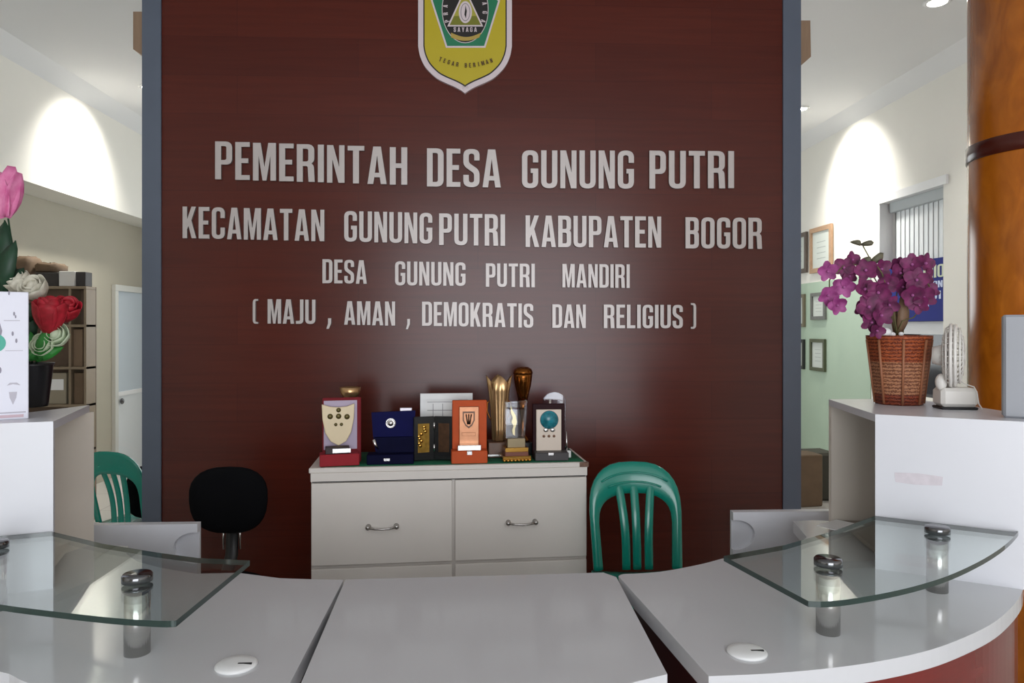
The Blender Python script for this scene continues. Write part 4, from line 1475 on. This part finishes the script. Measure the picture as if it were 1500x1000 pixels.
for k in range(5):
    a = 2 * math.pi * k / 5 + .3
    MB().tube([(.02 * math.cos(a), .02 * math.sin(a), .10), (.24 * math.cos(a), .24 * math.sin(a), .065)], [.024, .015], 8).build('base_arm', M_BLACKP, oc)
    MB().lathe([(.0, -.01), (.024, -.01), (.024, .01), (0, .01)], 14, mx=Matrix.Translation((.24 * math.cos(a), .24 * math.sin(a), .026)) @ Matrix.Rotation(a, 4, 'Z') @ Matrix.Rotation(math.pi / 2, 4, 'X')).build('castor', M_BLACKP, oc)

# ------------------------------------------------------------------ orange column
cx_, cy_ = None, 2.95
pe = atY(1424, 300, cy_)
R = .27
col = thing('column', 'thick round orange-brown varnished column with dark ring at the right edge', 'column', (pe.x + R * 1.13, cy_, 0))
MB().lathe([(R, 0), (R, CEIL)], 64).build('shaft', M_MARBLE, col)
MB().lathe([(R, 2.150), (R + .006, 2.153), (R + .006, 2.217), (R, 2.220)], 64).build('ring', mat('dark_ring', srgb(74, 26, 16), .25), col)

# ------------------------------------------------------------------ things on the right raised counter
# grey board at the edge
p = atZ(1470, 612, ZT)
q = atY(1470, 461, p.y)
t = thing('grey_box', 'plain grey upright box at the right frame edge, before the orange column', 'box', (p.x, p.y, ZT), math.radians(-30))
MB().rbox(0, .11, 0, .05, 0, q.z - ZT, .006).build('box_body', mat('grey_plastic', srgb(150, 152, 158), .5, noise=.02), t)

# small fan
p = atZ(1404, 601, ZT)
t = thing('desk_fan', 'small white desk fan turned edge-on beside the flower basket', 'fan', (p.x + .022, p.y + .05, ZT), math.radians(-10))
M_FANW = mat('fan_white', srgb(226, 222, 216), .35)
MB().rbox(-.053, .053, -.036, .036, .0, .008, .003).build('rubber_foot', M_BLACKP, t)
MB().rbox(-.053, .053, -.037, .037, .008, .066, .010).build('base', M_FANW, t)
MB().tube([(-.01, 0, .06), (-.008, 0, .09), (-.005, 0, .13)], [.016, .012, .012], 12).build('neck', M_FANW, t)
hz = .165
hm = Matrix.Translation((-.012, 0, hz)) @ Matrix.Rotation(math.radians(-24), 4, 'Z') @ Matrix.Rotation(math.pi / 2, 4, 'Y')
MB().lathe([(.0, -.052), (.026, -.05), (.032, -.03), (.030, -.006)], 20, mx=hm).build('motor_housing', M_FANW, t)
b = MB()
for rr, zz in ((.096, 0), (.094, .012), (.085, .024), (.06, .032), (.03, .036), (.085, -.012), (.06, -.02)):
    b.tube([hm @ Vector((rr * math.cos(a), rr * math.sin(a), zz)) for a in [2 * math.pi * k / 32 for k in range(32)]], .0030 if rr < .09 else .005, 6, closed=True)
for k in range(28):
    a = 2 * math.pi * k / 28
    b.tube([hm @ Vector((r_ * math.cos(a), r_ * math.sin(a), z_)) for r_, z_ in ((.02, .037), (.05, .034), (.075, .028), (.09, .015), (.096, 0), (.085, -.013), (.06, -.02), (.03, -.024))], .0016, 5)
b.build('cage', M_FANW, t)
b = MB()
for k in range(4):
    rows = []
    for j in range(5):
        r_ = .015 + .065 * j / 4
        row = []
        for i in range(5):
            a = 2 * math.pi * k / 4 + (i - 2) * .22
            row.append(hm @ Vector((r_ * math.cos(a), r_ * math.sin(a), .004 + .006 * (i - 2))))
        rows.append(row)
    b.grid(rows)
b.build('blades', mat('fan_blade', srgb(206, 204, 202), .3), t, solid=.0015)
MB().ball((-.045, -.012, .083), .017, .017, .026, 14, 10).build('tilt_knob', M_FANW, t)
pts = [(-.004, 0, .10), (.02, -.02, .078), (.042, -.03, .070), (.045, -.040, .055), (.050, -.041, .02), (.058, -.045, .004)]
MB().tube(pts, .002, 6).build('cord', M_FANW, t)

# orchid basket
p = atZ(1317, 595, ZT)
pot_c = atY(1317, 480, p.y + .075)
pot_c.z = ZT
t = thing('potted_orchid', 'purple artificial orchids in a tapered brown wicker basket on the right counter', 'potted flowers', pot_c)
m = (p.y + .075) / F
PH = 102 * m
b = MB()
n = 8
vs, fs = [], []
levs = [(32.5, 0), (33.5, 12), (34, 13), (43.5, 96), (45.5, 98), (45.5, 103), (43, 103), (40, 80), (0, 78)]
N8 = 32
for r, z in levs:
    for k in range(N8):
        a = 2 * math.pi * k / N8 + math.pi / 8
        oc_ = math.cos(math.pi / 4 / 2) / math.cos(((a + math.pi / 8) % (math.pi / 4)) - math.pi / 8)
        rr = r * m * (oc_ * .6 + .4)
        vs.append((rr * math.cos(a), rr * math.sin(a), z * m * PH / (102 * m)))
for j in range(len(levs) - 1):
    for k in range(N8):
        fs.append((j * N8 + k, j * N8 + (k + 1) % N8, (j + 1) * N8 + (k + 1) % N8, (j + 1) * N8 + k))
b.add(vs, fs, 0, True)
b.add(vs[:N8], [tuple(range(N8))])
b.build('wicker_basket', M_WICKER, t)
b = MB()
for k in range(8):
    a = 2 * math.pi * k / 8 + math.pi / 8
    ca, sa = math.cos(a), math.sin(a)
    b.tube([(33 * m * ca, 33 * m * sa, 2 * m), (44 * m * ca, 44 * m * sa, 97 * m)], .0045, 6)
b.build('rim_stakes', mat('stake_brown', srgb(150, 96, 66), .5), t)
M_STEM = mat('stem_green', srgb(92, 88, 50), .6)
M_LEAF = mat('dusty_leaf', srgb(96, 92, 74), .6, noise=.2, nscale=30)
M_ORCH = petal_material('orchid_petal', srgb(78, 10, 56), srgb(124, 34, 92), 38)
M_ORCHL = petal_material('orchid_petal_light', srgb(120, 28, 96), srgb(172, 84, 146), 30)
M_LIP = mat('orchid_lip', srgb(160, 84, 140), .6)
rnd = random.Random(7)


def px_off(x, y, dy=0.0):
    """offset from the basket's foot for an image point at the basket's depth + dy"""
    q = atY(x, y, pot_c.y + dy)
    return Vector((q.x - pot_c.x, q.y - pot_c.y, q.z - pot_c.z))


def petal(mb, mx, length, width, cup, mi=0):
    rows = []
    for j in range(6):
        v = j / 5
        row = []
        hw_ = width * math.sin(math.pi * (.12 + .80 * v)) ** .8
        for i in range(5):
            u_ = -1 + i / 2
            row.append((u_ * hw_, length * v, cup * (v * v) + .18 * hw_ * u_ * u_))
        rows.append(row)
    mb.grid(rows, mi, True, mx)


def orchid(c, size, facing, light=False):
    b = MB()
    base = Matrix.Translation(c) @ facing.to_track_quat('Z', 'Y').to_matrix().to_4x4() @ Matrix.Rotation(rnd.uniform(-.6, .6), 4, 'Z')
    for k in range(5):
        a = 2 * math.pi * k / 5
        wd = .52 if k in (1, 4) else .40
        petal(b, base @ Matrix.Rotation(a, 4, 'Z') @ Matrix.Translation((0, .002, 0)) @ Matrix.Rotation(rnd.uniform(-.1, .35), 4, 'X'), size, size * wd, size * .15)
    b.ball((0, 0, size * .12), size * .14, size * .14, size * .2, 8, 6, 1, base)
    b.build('blossom', [M_ORCHL if light else M_ORCH, M_LIP], t)


def spray(stem_pts, blooms, light):
    pts = [px_off(*q) for q in stem_pts]
    dense = []
    for i in range(len(pts) - 1):
        for k in range(5):
            dense.append(pts[i].lerp(pts[i + 1], k / 5))
    dense.append(pts[-1])
    MB().tube(dense, .0022, 6).build('stem', M_STEM, t)
    for (x, y, r, dy, li) in blooms:
        fac = Vector((rnd.uniform(-.5, .5), -1, rnd.uniform(-.35, .25))).normalized()
        orchid(px_off(x, y, dy), r * m, fac, li)


spray([(1316, 500, 0), (1300, 440, 0), (1272, 392, 0), (1240, 385, 0), (1215, 410, 0), (1215, 445, 0)],
      [(1212, 397, 15, -.01, 1), (1236, 392, 16, 0, 0), (1248, 381, 13, .02, 0), (1236, 420, 16, -.02, 1), (1212, 432, 16, -.01, 1), (1226, 447, 14, -.03, 1), (1243, 404, 14, .01, 0)], 1)
spray([(1316, 500, 0), (1308, 450, -.02), (1292, 400, -.02), (1278, 380, -.02)],
      [(1268, 396, 17, -.02, 0), (1290, 394, 16, 0, 0), (1266, 424, 17, -.03, 0), (1286, 428, 18, -.05, 0), (1300, 415, 15, -.02, 0), (1272, 450, 18, -.05, 0), (1262, 452, 14, -.02, 0), (1290, 462, 17, -.06, 0), (1276, 472, 15, -.05, 0), (1302, 446, 15, -.02, 0), (1284, 484, 12, -.06, 0)], 0)
spray([(1316, 500, 0), (1312, 440, .01), (1318, 405, .01), (1345, 390, 0), (1362, 420, -.01)],
      [(1318, 400, 16, .01, 0), (1336, 388, 17, -.01, 0), (1354, 386, 16, 0, 0), (1322, 420, 14, 0, 0), (1342, 410, 18, -.03, 0), (1356, 406, 16, 0, 0), (1336, 432, 17, -.04, 0), (1353, 436, 17, -.04, 0), (1362, 426, 13, 0, 0), (1346, 446, 14, -.04, 0), (1314, 388, 12, .02, 0)], 0)
for pts_ in ([(1322, 500, 0), (1326, 450, 0), (1328, 420, 0)], [(1310, 498, 0), (1322, 470, -.02), (1338, 465, -.02), (1346, 455, -.02)], [(1300, 440, .02), (1286, 400, .02), (1264, 360, .02)]):
    MB().tube([px_off(*q) for q in pts_], .002, 6).build('stem', M_STEM, t)


def leaf(a, bb, w_, dy, mt):
    A, B = px_off(*a, dy), px_off(*bb, dy)
    d = B - A
    side = d.cross(Vector((0, 1, 0))).normalized()
    rows = []
    for j in range(8):
        v = j / 7
        hw_ = w_ * m * math.sin(math.pi * (.06 + .94 * v)) ** .7 if v < 1 else 0
        c = A + d * v + Vector((0, -.02 * math.sin(math.pi * v), 0))
        rows.append([c - side * hw_ + Vector((0, .006, 0)), c, c + side * hw_ + Vector((0, .006, 0))])
    MB().grid(rows).build('leaf', mt, t, solid=.001)


leaf((1262, 358), (1246, 354), 4, .02, M_LEAF)
leaf((1262, 358), (1280, 355), 4, .02, M_LEAF)
leaf((1276, 384), (1262, 380), 6, .0, M_LEAF)
leaf((1274, 386), (1294, 370), 6, .0, M_LEAF)
leaf((1318, 490), (1322, 430), 9, .0, mat('brown_leaf', srgb(110, 84, 62), .6, noise=.2))
leaf((1314, 492), (1304, 445), 8, .02, mat('brown_leaf', srgb(110, 84, 62), .6))
# white pebbles / buds at the rim
b = MB()
for (x, y, r) in ((1297, 487, 9), (1307, 490, 5), (1320, 489, 4)):
    q = px_off(x, y, -.03)
    b.ball(q, r * m, r * m * .8, r * m * .8, 10, 8)
b.build('white_filler', M_PAPER, t)

# ------------------------------------------------------------------ things on the left raised counter
p = atZ(42, 613, ZT)
m = p.y / F
bw, bh = 100 * m, 180 * m
ca_ = math.radians(33)
t = thing('carton', 'white printed product carton standing on the left raised counter', 'box', (p.x - bw / 2 * math.cos(ca_) - .06 * math.sin(ca_), p.y - bw / 2 * math.sin(ca_) + .06 * math.cos(ca_), ZT), ca_)
MB().rbox(-bw / 2, bw / 2, -.06, .06, 0, bh, .002).build('carton_body', mat('carton_white', srgb(226, 226, 238), .5), t)
b = MB()


def cpx(u, v, d):           # image pixel on the carton's front face
    return ((u - 42) * m * .86 + bw / 2, -.0601 - d, (613 - v) * m)


b.poly([ell(-4, 505, 15, 13, 20)], cpx, .0006, 0, 0)
b.poly([[(-6, 470), (2, 474), (6, 488), (4, 498), (-10, 500)]], cpx, .0004, 0, 1)
b.poly([ell(-5, 478, 6, 8, 16)], cpx, .0008, 0, 1)
for (x, y, r) in ((22, 464, 2.0), (24, 468, 1.6), (20, 492, 2.2), (25, 502, 2.2), (15, 435, 2), (3, 543, 3)):
    b.poly([ell(x, y, r * .7, r * 1.5, 10)], cpx, .0006, 0, 1)
b.poly([rect(10, 34, 515.5, 516.3), rect(8, 32, 473, 473.8)][:1], cpx, .0005, 0, 2)
b.poly([rect(8, 30, 473, 474)], cpx, .0005, 0, 2)
b.poly([[(12, 565), (16, 561), (26, 561), (31, 565), (20.5, 563)]], cpx, .0005, 0, 2)
b.poly([[(15, 574), (26, 574), (25, 582), (20.5, 592), (16, 582)]], cpx, .0006, 0, 2)
b.poly([rect(-5, 38, 602, 604)], cpx, .0005, 0, 2)
b.poly([rect(2, 35, 606, 610)], cpx, .0005, 0, 3)
b.build('printed_pictures', [mat('print_teal', srgb(70, 170, 150), .5), mat('print_grey', srgb(140, 136, 150), .5), mat('print_pale_grey', srgb(184, 180, 192), .5), mat('print_pink', srgb(206, 180, 190), .5)], t)

p = atZ(45, 598, ZT)
vc = atY(45, 480, p.y + .06)
vc.z = ZT
m = vc.y / F
t = thing('flower_vase', 'black vase of artificial red, white and pink flowers behind the left carton', 'vase of flowers', vc)
MB().lathe([(21 * m, 0), (22 * m, 4 * m), (28 * m, 58 * m), (30 * m, 62 * m), (27 * m, 62 * m), (24 * m, 50 * m), (0, 48 * m)], 28).build('vase', mat('black_ceramic', (.008, .008, .012), .3), t)
pot_c = vc
M_RED = petal_material('red_petal', srgb(150, 12, 28), srgb(190, 28, 50), 40)
M_WROSE = petal_material('ivory_petal', srgb(196, 190, 172), srgb(226, 222, 206), 40)
M_PINK = petal_material('pink_petal', srgb(206, 92, 148), srgb(226, 140, 180), 30)
M_GLEAF = mat('dark_leaf', srgb(18, 56, 34), .5, noise=.3, nscale=20)
M_BLEAF = mat('bright_leaf', srgb(44, 132, 50), .5, noise=.25, nscale=20)


def rose(name, c, r, mt, turn=0.0, tilt=0.0, tall=1.0):
    b = MB()
    base = Matrix.Translation(c) @ Matrix.Rotation(turn, 4, 'Y') @ Matrix.Rotation(tilt, 4, 'X') @ Matrix.Diagonal((1, 1, tall, 1))
    b.ball((0, 0, 0), r * .55, r * .55, r * .8, 12, 8, 0, base)
    for ring, (cnt, rad, hgt) in enumerate(((3, .5, 1.0), (5, .72, .92), (6, .95, .78))):
        for k in range(cnt):
            a0 = 2 * math.pi * (k + .4 * ring) / cnt
            rows = []
            for j in range(6):
                v = j / 5
                row = []
                for i in range(7):
                    u_ = -1 + i / 3
                    a = a0 + u_ * (1.35 * math.pi / cnt) * (.35 + .65 * math.sin(math.pi * min(1, .15 + .6 * v)))
                    rr = r * rad * (.35 + .65 * math.sin(math.pi * .5 * min(1, v * 1.35))) + (r * .10 * v * v if ring == 2 else 0)
                    zz = r * (-.85 + (hgt + .75) * v - .18 * u_ * u_ * v)
                    row.append((rr * math.cos(a), rr * math.sin(a), zz))
                rows.append(row)
            b.grid(rows, 0, True, base)
    b.build(name, mt, t, solid=.0012)


def stem_to(x, y, dy):
    q = px_off(x, y, dy)
    MB().tube([(0, 0, 50 * m), q * .5 + Vector((0, 0, 25 * m)), q], .003, 6).build('stem', M_GLEAF, t)


for (x, y, dy) in ((82, 478, -.05), (62, 425, -.02), (12, 320, 0), (70, 505, -.04), (20, 430, 0)):
    stem_to(x, y, dy)
rose('red_rose', px_off(73, 462, -.07), 21 * m, M_RED, .12, .15, 1.4)
rose('red_rose', px_off(97, 455, -.02), 17 * m, M_RED, .5, .5, 1.25)
rose('white_rose', px_off(52, 424, -.03), 18 * m, M_WROSE, -.2, .9)
rose('white_rose', px_off(30, 416, 0), 17 * m, M_WROSE, -.5, .5)
rose('white_rose', px_off(84, 492, -.05), 17 * m, mat('greenish_white_petal', srgb(206, 220, 190), .6), .3, 1.2)
rose('white_rose', px_off(66, 506, -.06), 15 * m, mat('greenish_white_petal', srgb(206, 220, 190), .6), -.3, 1.3)
# pink tulip
b = MB()
for (a, l, w_, rz_) in ((.10, 74, 15, .45), (-.25, 66, 16, -.2), (.36, 66, 13, 1.1), (-.5, 60, 14, .2)):
    base = Matrix.Translation(px_off(8, 318, 0)) @ Matrix.Rotation(a, 4, 'Y') @ Matrix.Rotation(rz_, 4, 'Z') @ Matrix.Rotation(math.pi / 2, 4, 'X')
    petal(b, base, l * m, w_ * m, -8 * m)
b.build('pink_blossom', M_PINK, t, solid=.0015)
for a, bb, w_, dy, mt in (((10, 420), (6, 322), 16, .02, M_GLEAF), ((2, 430), (22, 352), 14, -.02, M_GLEAF), ((14, 425), (34, 392), 10, .0, M_GLEAF), ((20, 440), (-20, 380), 16, 0, M_GLEAF),
                          ((40, 470), (56, 440), 9, -.02, M_GLEAF), ((56, 530), (44, 486), 9, -.04, M_BLEAF), ((58, 528), (72, 478), 8, -.07, M_BLEAF), ((56, 526), (92, 508), 8, -.06, M_BLEAF), ((54, 526), (46, 515), 10, -.06, M_BLEAF), ((44, 500), (52, 462), 10, -.01, M_GLEAF)):
    leaf(a, bb, w_, dy, mt)

# ------------------------------------------------------------------ open rack by the left wall
RY = 5.60
rx1 = atY(126, 500, RY).x
rx0 = XLL + .02
M_RACK = mat('beige_rack_board', srgb(138, 122, 100), .55, noise=.06, nscale=8)
M_RACKD = mat('dark_rack_back', srgb(96, 78, 62), .7, noise=.1)
ro = ((rx0 + rx1) / 2, RY)
t = thing('storage_rack', 'beige open storage rack against the left wall behind the flowers', 'shelf', (*ro, 0))
hwk = (rx1 - rx0) / 2
zz = [.05, .55, atY(100, 592, RY).z, atY(100, 537, RY).z, atY(100, 475, RY).z, atY(100, 419, RY).z]
for z in zz:
    MB().rbox(-hwk, hwk, 0, .14, z - .02, z, .002).build('shelf_board', M_RACK, t)
for x in (-hwk, atY(100, 500, RY).x - ro[0], hwk - .018):
    MB().rbox(x, x + .018, .002, .14, 0, zz[-1] - .02, .002).build('upright', M_RACK, t)
MB().box(-hwk, hwk, .14, .148, 0, zz[-1]).build('back_board', M_RACKD, t)


def rack_box(name, x0, x1, y0, y1, dep, dy, mt, lab, cat, sit=None):
    a_, b_ = atY(x0, y1, RY + dy), atY(x1, y0, RY + dy)
    zb = sit if sit is not None else a_.z
    o_ = MB().rbox(-(b_.x - a_.x) / 2, (b_.x - a_.x) / 2, 0, dep, 0, b_.z - zb, .004).build(name, mt, loc=((a_.x + b_.x) / 2, RY + dy, zb))
    return tag(o_, lab, cat)


M_DBOX = mat('dark_box', srgb(52, 48, 46), .6)
M_CARD = mat('brown_cardboard', srgb(104, 84, 64), .75, noise=.1, nscale=10)
rack_box('storage_box', 86, 109, 397, 419, .12, .01, mat('box_white', srgb(214, 212, 206), .5), 'small white box on top of the left storage rack', 'box', zz[-1])
rack_box('storage_box', 52, 85, 399, 419, .10, .03, M_DBOX, 'long dark box left of the small white box on the rack top', 'box', zz[-1])
rack_box('storage_box', 110, 125, 398, 419, .10, .03, M_DBOX, 'dark box at the right end of the rack top', 'box', zz[-1])
for (x0, x1, yt, lab, s) in ((14, 46, 374, 'crumpled brown parcel at the left of the rack top', 3), (47, 84, 384, 'brown paper parcel lying on the long dark box', 5)):
    a_, b_ = atY(x0, 400, RY + .06), atY(x1, yt, RY + .06)
    rr = random.Random(s)
    b = MB()
    base_z = atY(60, 399, RY + .03).z if s == 5 else zz[-1]
    b.ball((0, .10, (b_.z - base_z) / 2), (b_.x - a_.x) / 2, .1, (b_.z - base_z) / 2, 14, 10, power=.55)
    b.v = [Vector((v.x + rr.uniform(-.006, .006), v.y + rr.uniform(-.006, .006), max(0, v.z + rr.uniform(-.008, .008)))) for v in b.v]
    tag(b.build('parcel', M_CARD, loc=((a_.x + b_.x) / 2, RY + .05, base_z)), lab, 'parcel')
fb = rack_box('file_box', 70, 97, 546, 592, .10, .02, mat('file_box_beige', srgb(150, 140, 120), .6), 'beige file box with a white label on the rack shelf', 'box', zz[2])
sz = fb.dimensions
MB().box(-sz.x * .36, sz.x * .36, -.002, 0, sz.z * .45, sz.z * .80).build('label_sticker', M_PAPER, fb)
rack_box('file_box', 108, 122, 546, 592, .10, .02, M_CARD, 'narrow brown box in the right compartment of the rack', 'box', zz[2])
rack_box('file_box', 107, 121, 482, 537, .09, .03, mat('file_box_tan', srgb(122, 100, 78), .6), 'tall tan box in the upper right compartment of the rack', 'box', zz[3])

# ------------------------------------------------------------------ frames on the right wall
frames = [
    (7.44, 7.86, 2.02, 2.44, srgb(96, 86, 78), 'dark grey certificate frame in the top row, next to the partition edge'),
    (6.90, 7.36, 2.00, 2.45, srgb(176, 142, 112), 'tan certificate frame in the top row, right of the grey one'),
    (7.49, 7.85, 1.46, 1.80, srgb(120, 112, 92), 'brown certificate frame in the middle row, next to the partition edge'),
    (7.03, 7.34, 1.53, 1.80, srgb(106, 108, 104), 'grey certificate frame in the middle row, partly behind the orchids'),
    (7.50, 7.84, 1.02, 1.33, srgb(36, 38, 38), 'black certificate frame in the bottom row, next to the partition edge'),
    (7.04, 7.36, 1.02, 1.34, srgb(78, 84, 60), 'olive certificate frame in the bottom row'),
]
for i, (y0, y1, z0, z1, colr, lab) in enumerate(frames):
    yc = (y0 + y1) / 2
    t = thing('certificate_frame', lab, 'picture frame', (XR - .007, yc, z0), group='certificate frames on the right wall')
    hw_, hh = (y1 - y0) / 2, z1 - z0
    f_ = .045 if i < 2 else .035
    b = MB().poly([rect(-hw_, hw_, 0, hh), rect(-hw_ + f_, hw_ - f_, f_, hh - f_)], lambda u, v, d: (-d, u, v), .022, 0)
    b.build('frame', mat('frame_wood_%s' % 'abcdef'[i], colr, .4, noise=.1, nscale=20), t)
    b = MB().box(-.008, -.002, -hw_ + f_, hw_ - f_, f_, hh - f_)
    for k in range(4):
        b.box(-.0085, -.008, -hw_ * .4, hw_ * .4, hh * (.3 + .12 * k), hh * (.315 + .12 * k), 1)
    b.build('certificate', [mat('certificate_paper', srgb(206, 212, 206), .35), mat('certificate_ink', srgb(160, 168, 164), .5)], t)

# cartons on the floor by the right wall
p = atZ(1184, 742, 0)
o = MB().rbox(-.11, .11, -.11, .11, 0, .42, .008).build('storage_box', M_CARD, loc=(p.x, p.y + .1, 0), rz=.15)
tag(o, 'brown cardboard carton on the floor just right of the partition', 'box')
o = MB().rbox(-.10, .12, -.14, .14, 0, .40, .02).build('storage_box', mat('dark_olive_box', srgb(58, 56, 46), .7), loc=(p.x + .22, p.y + .32, 0), rz=.1)
tag(o, 'dark box on the floor behind the brown cardboard carton', 'box')
# loose paper on the right shelf
o = MB().box(-.10, .03, -.05, .05, 0, .002).build('paper_sheet', M_PAPER, loc=(bl_[-1][0] + .02, bl_[-1][1] - .08, ZD + .030), rz=.6)
tag(o, 'white paper sheet lying in the open side of the right counter', 'paper')
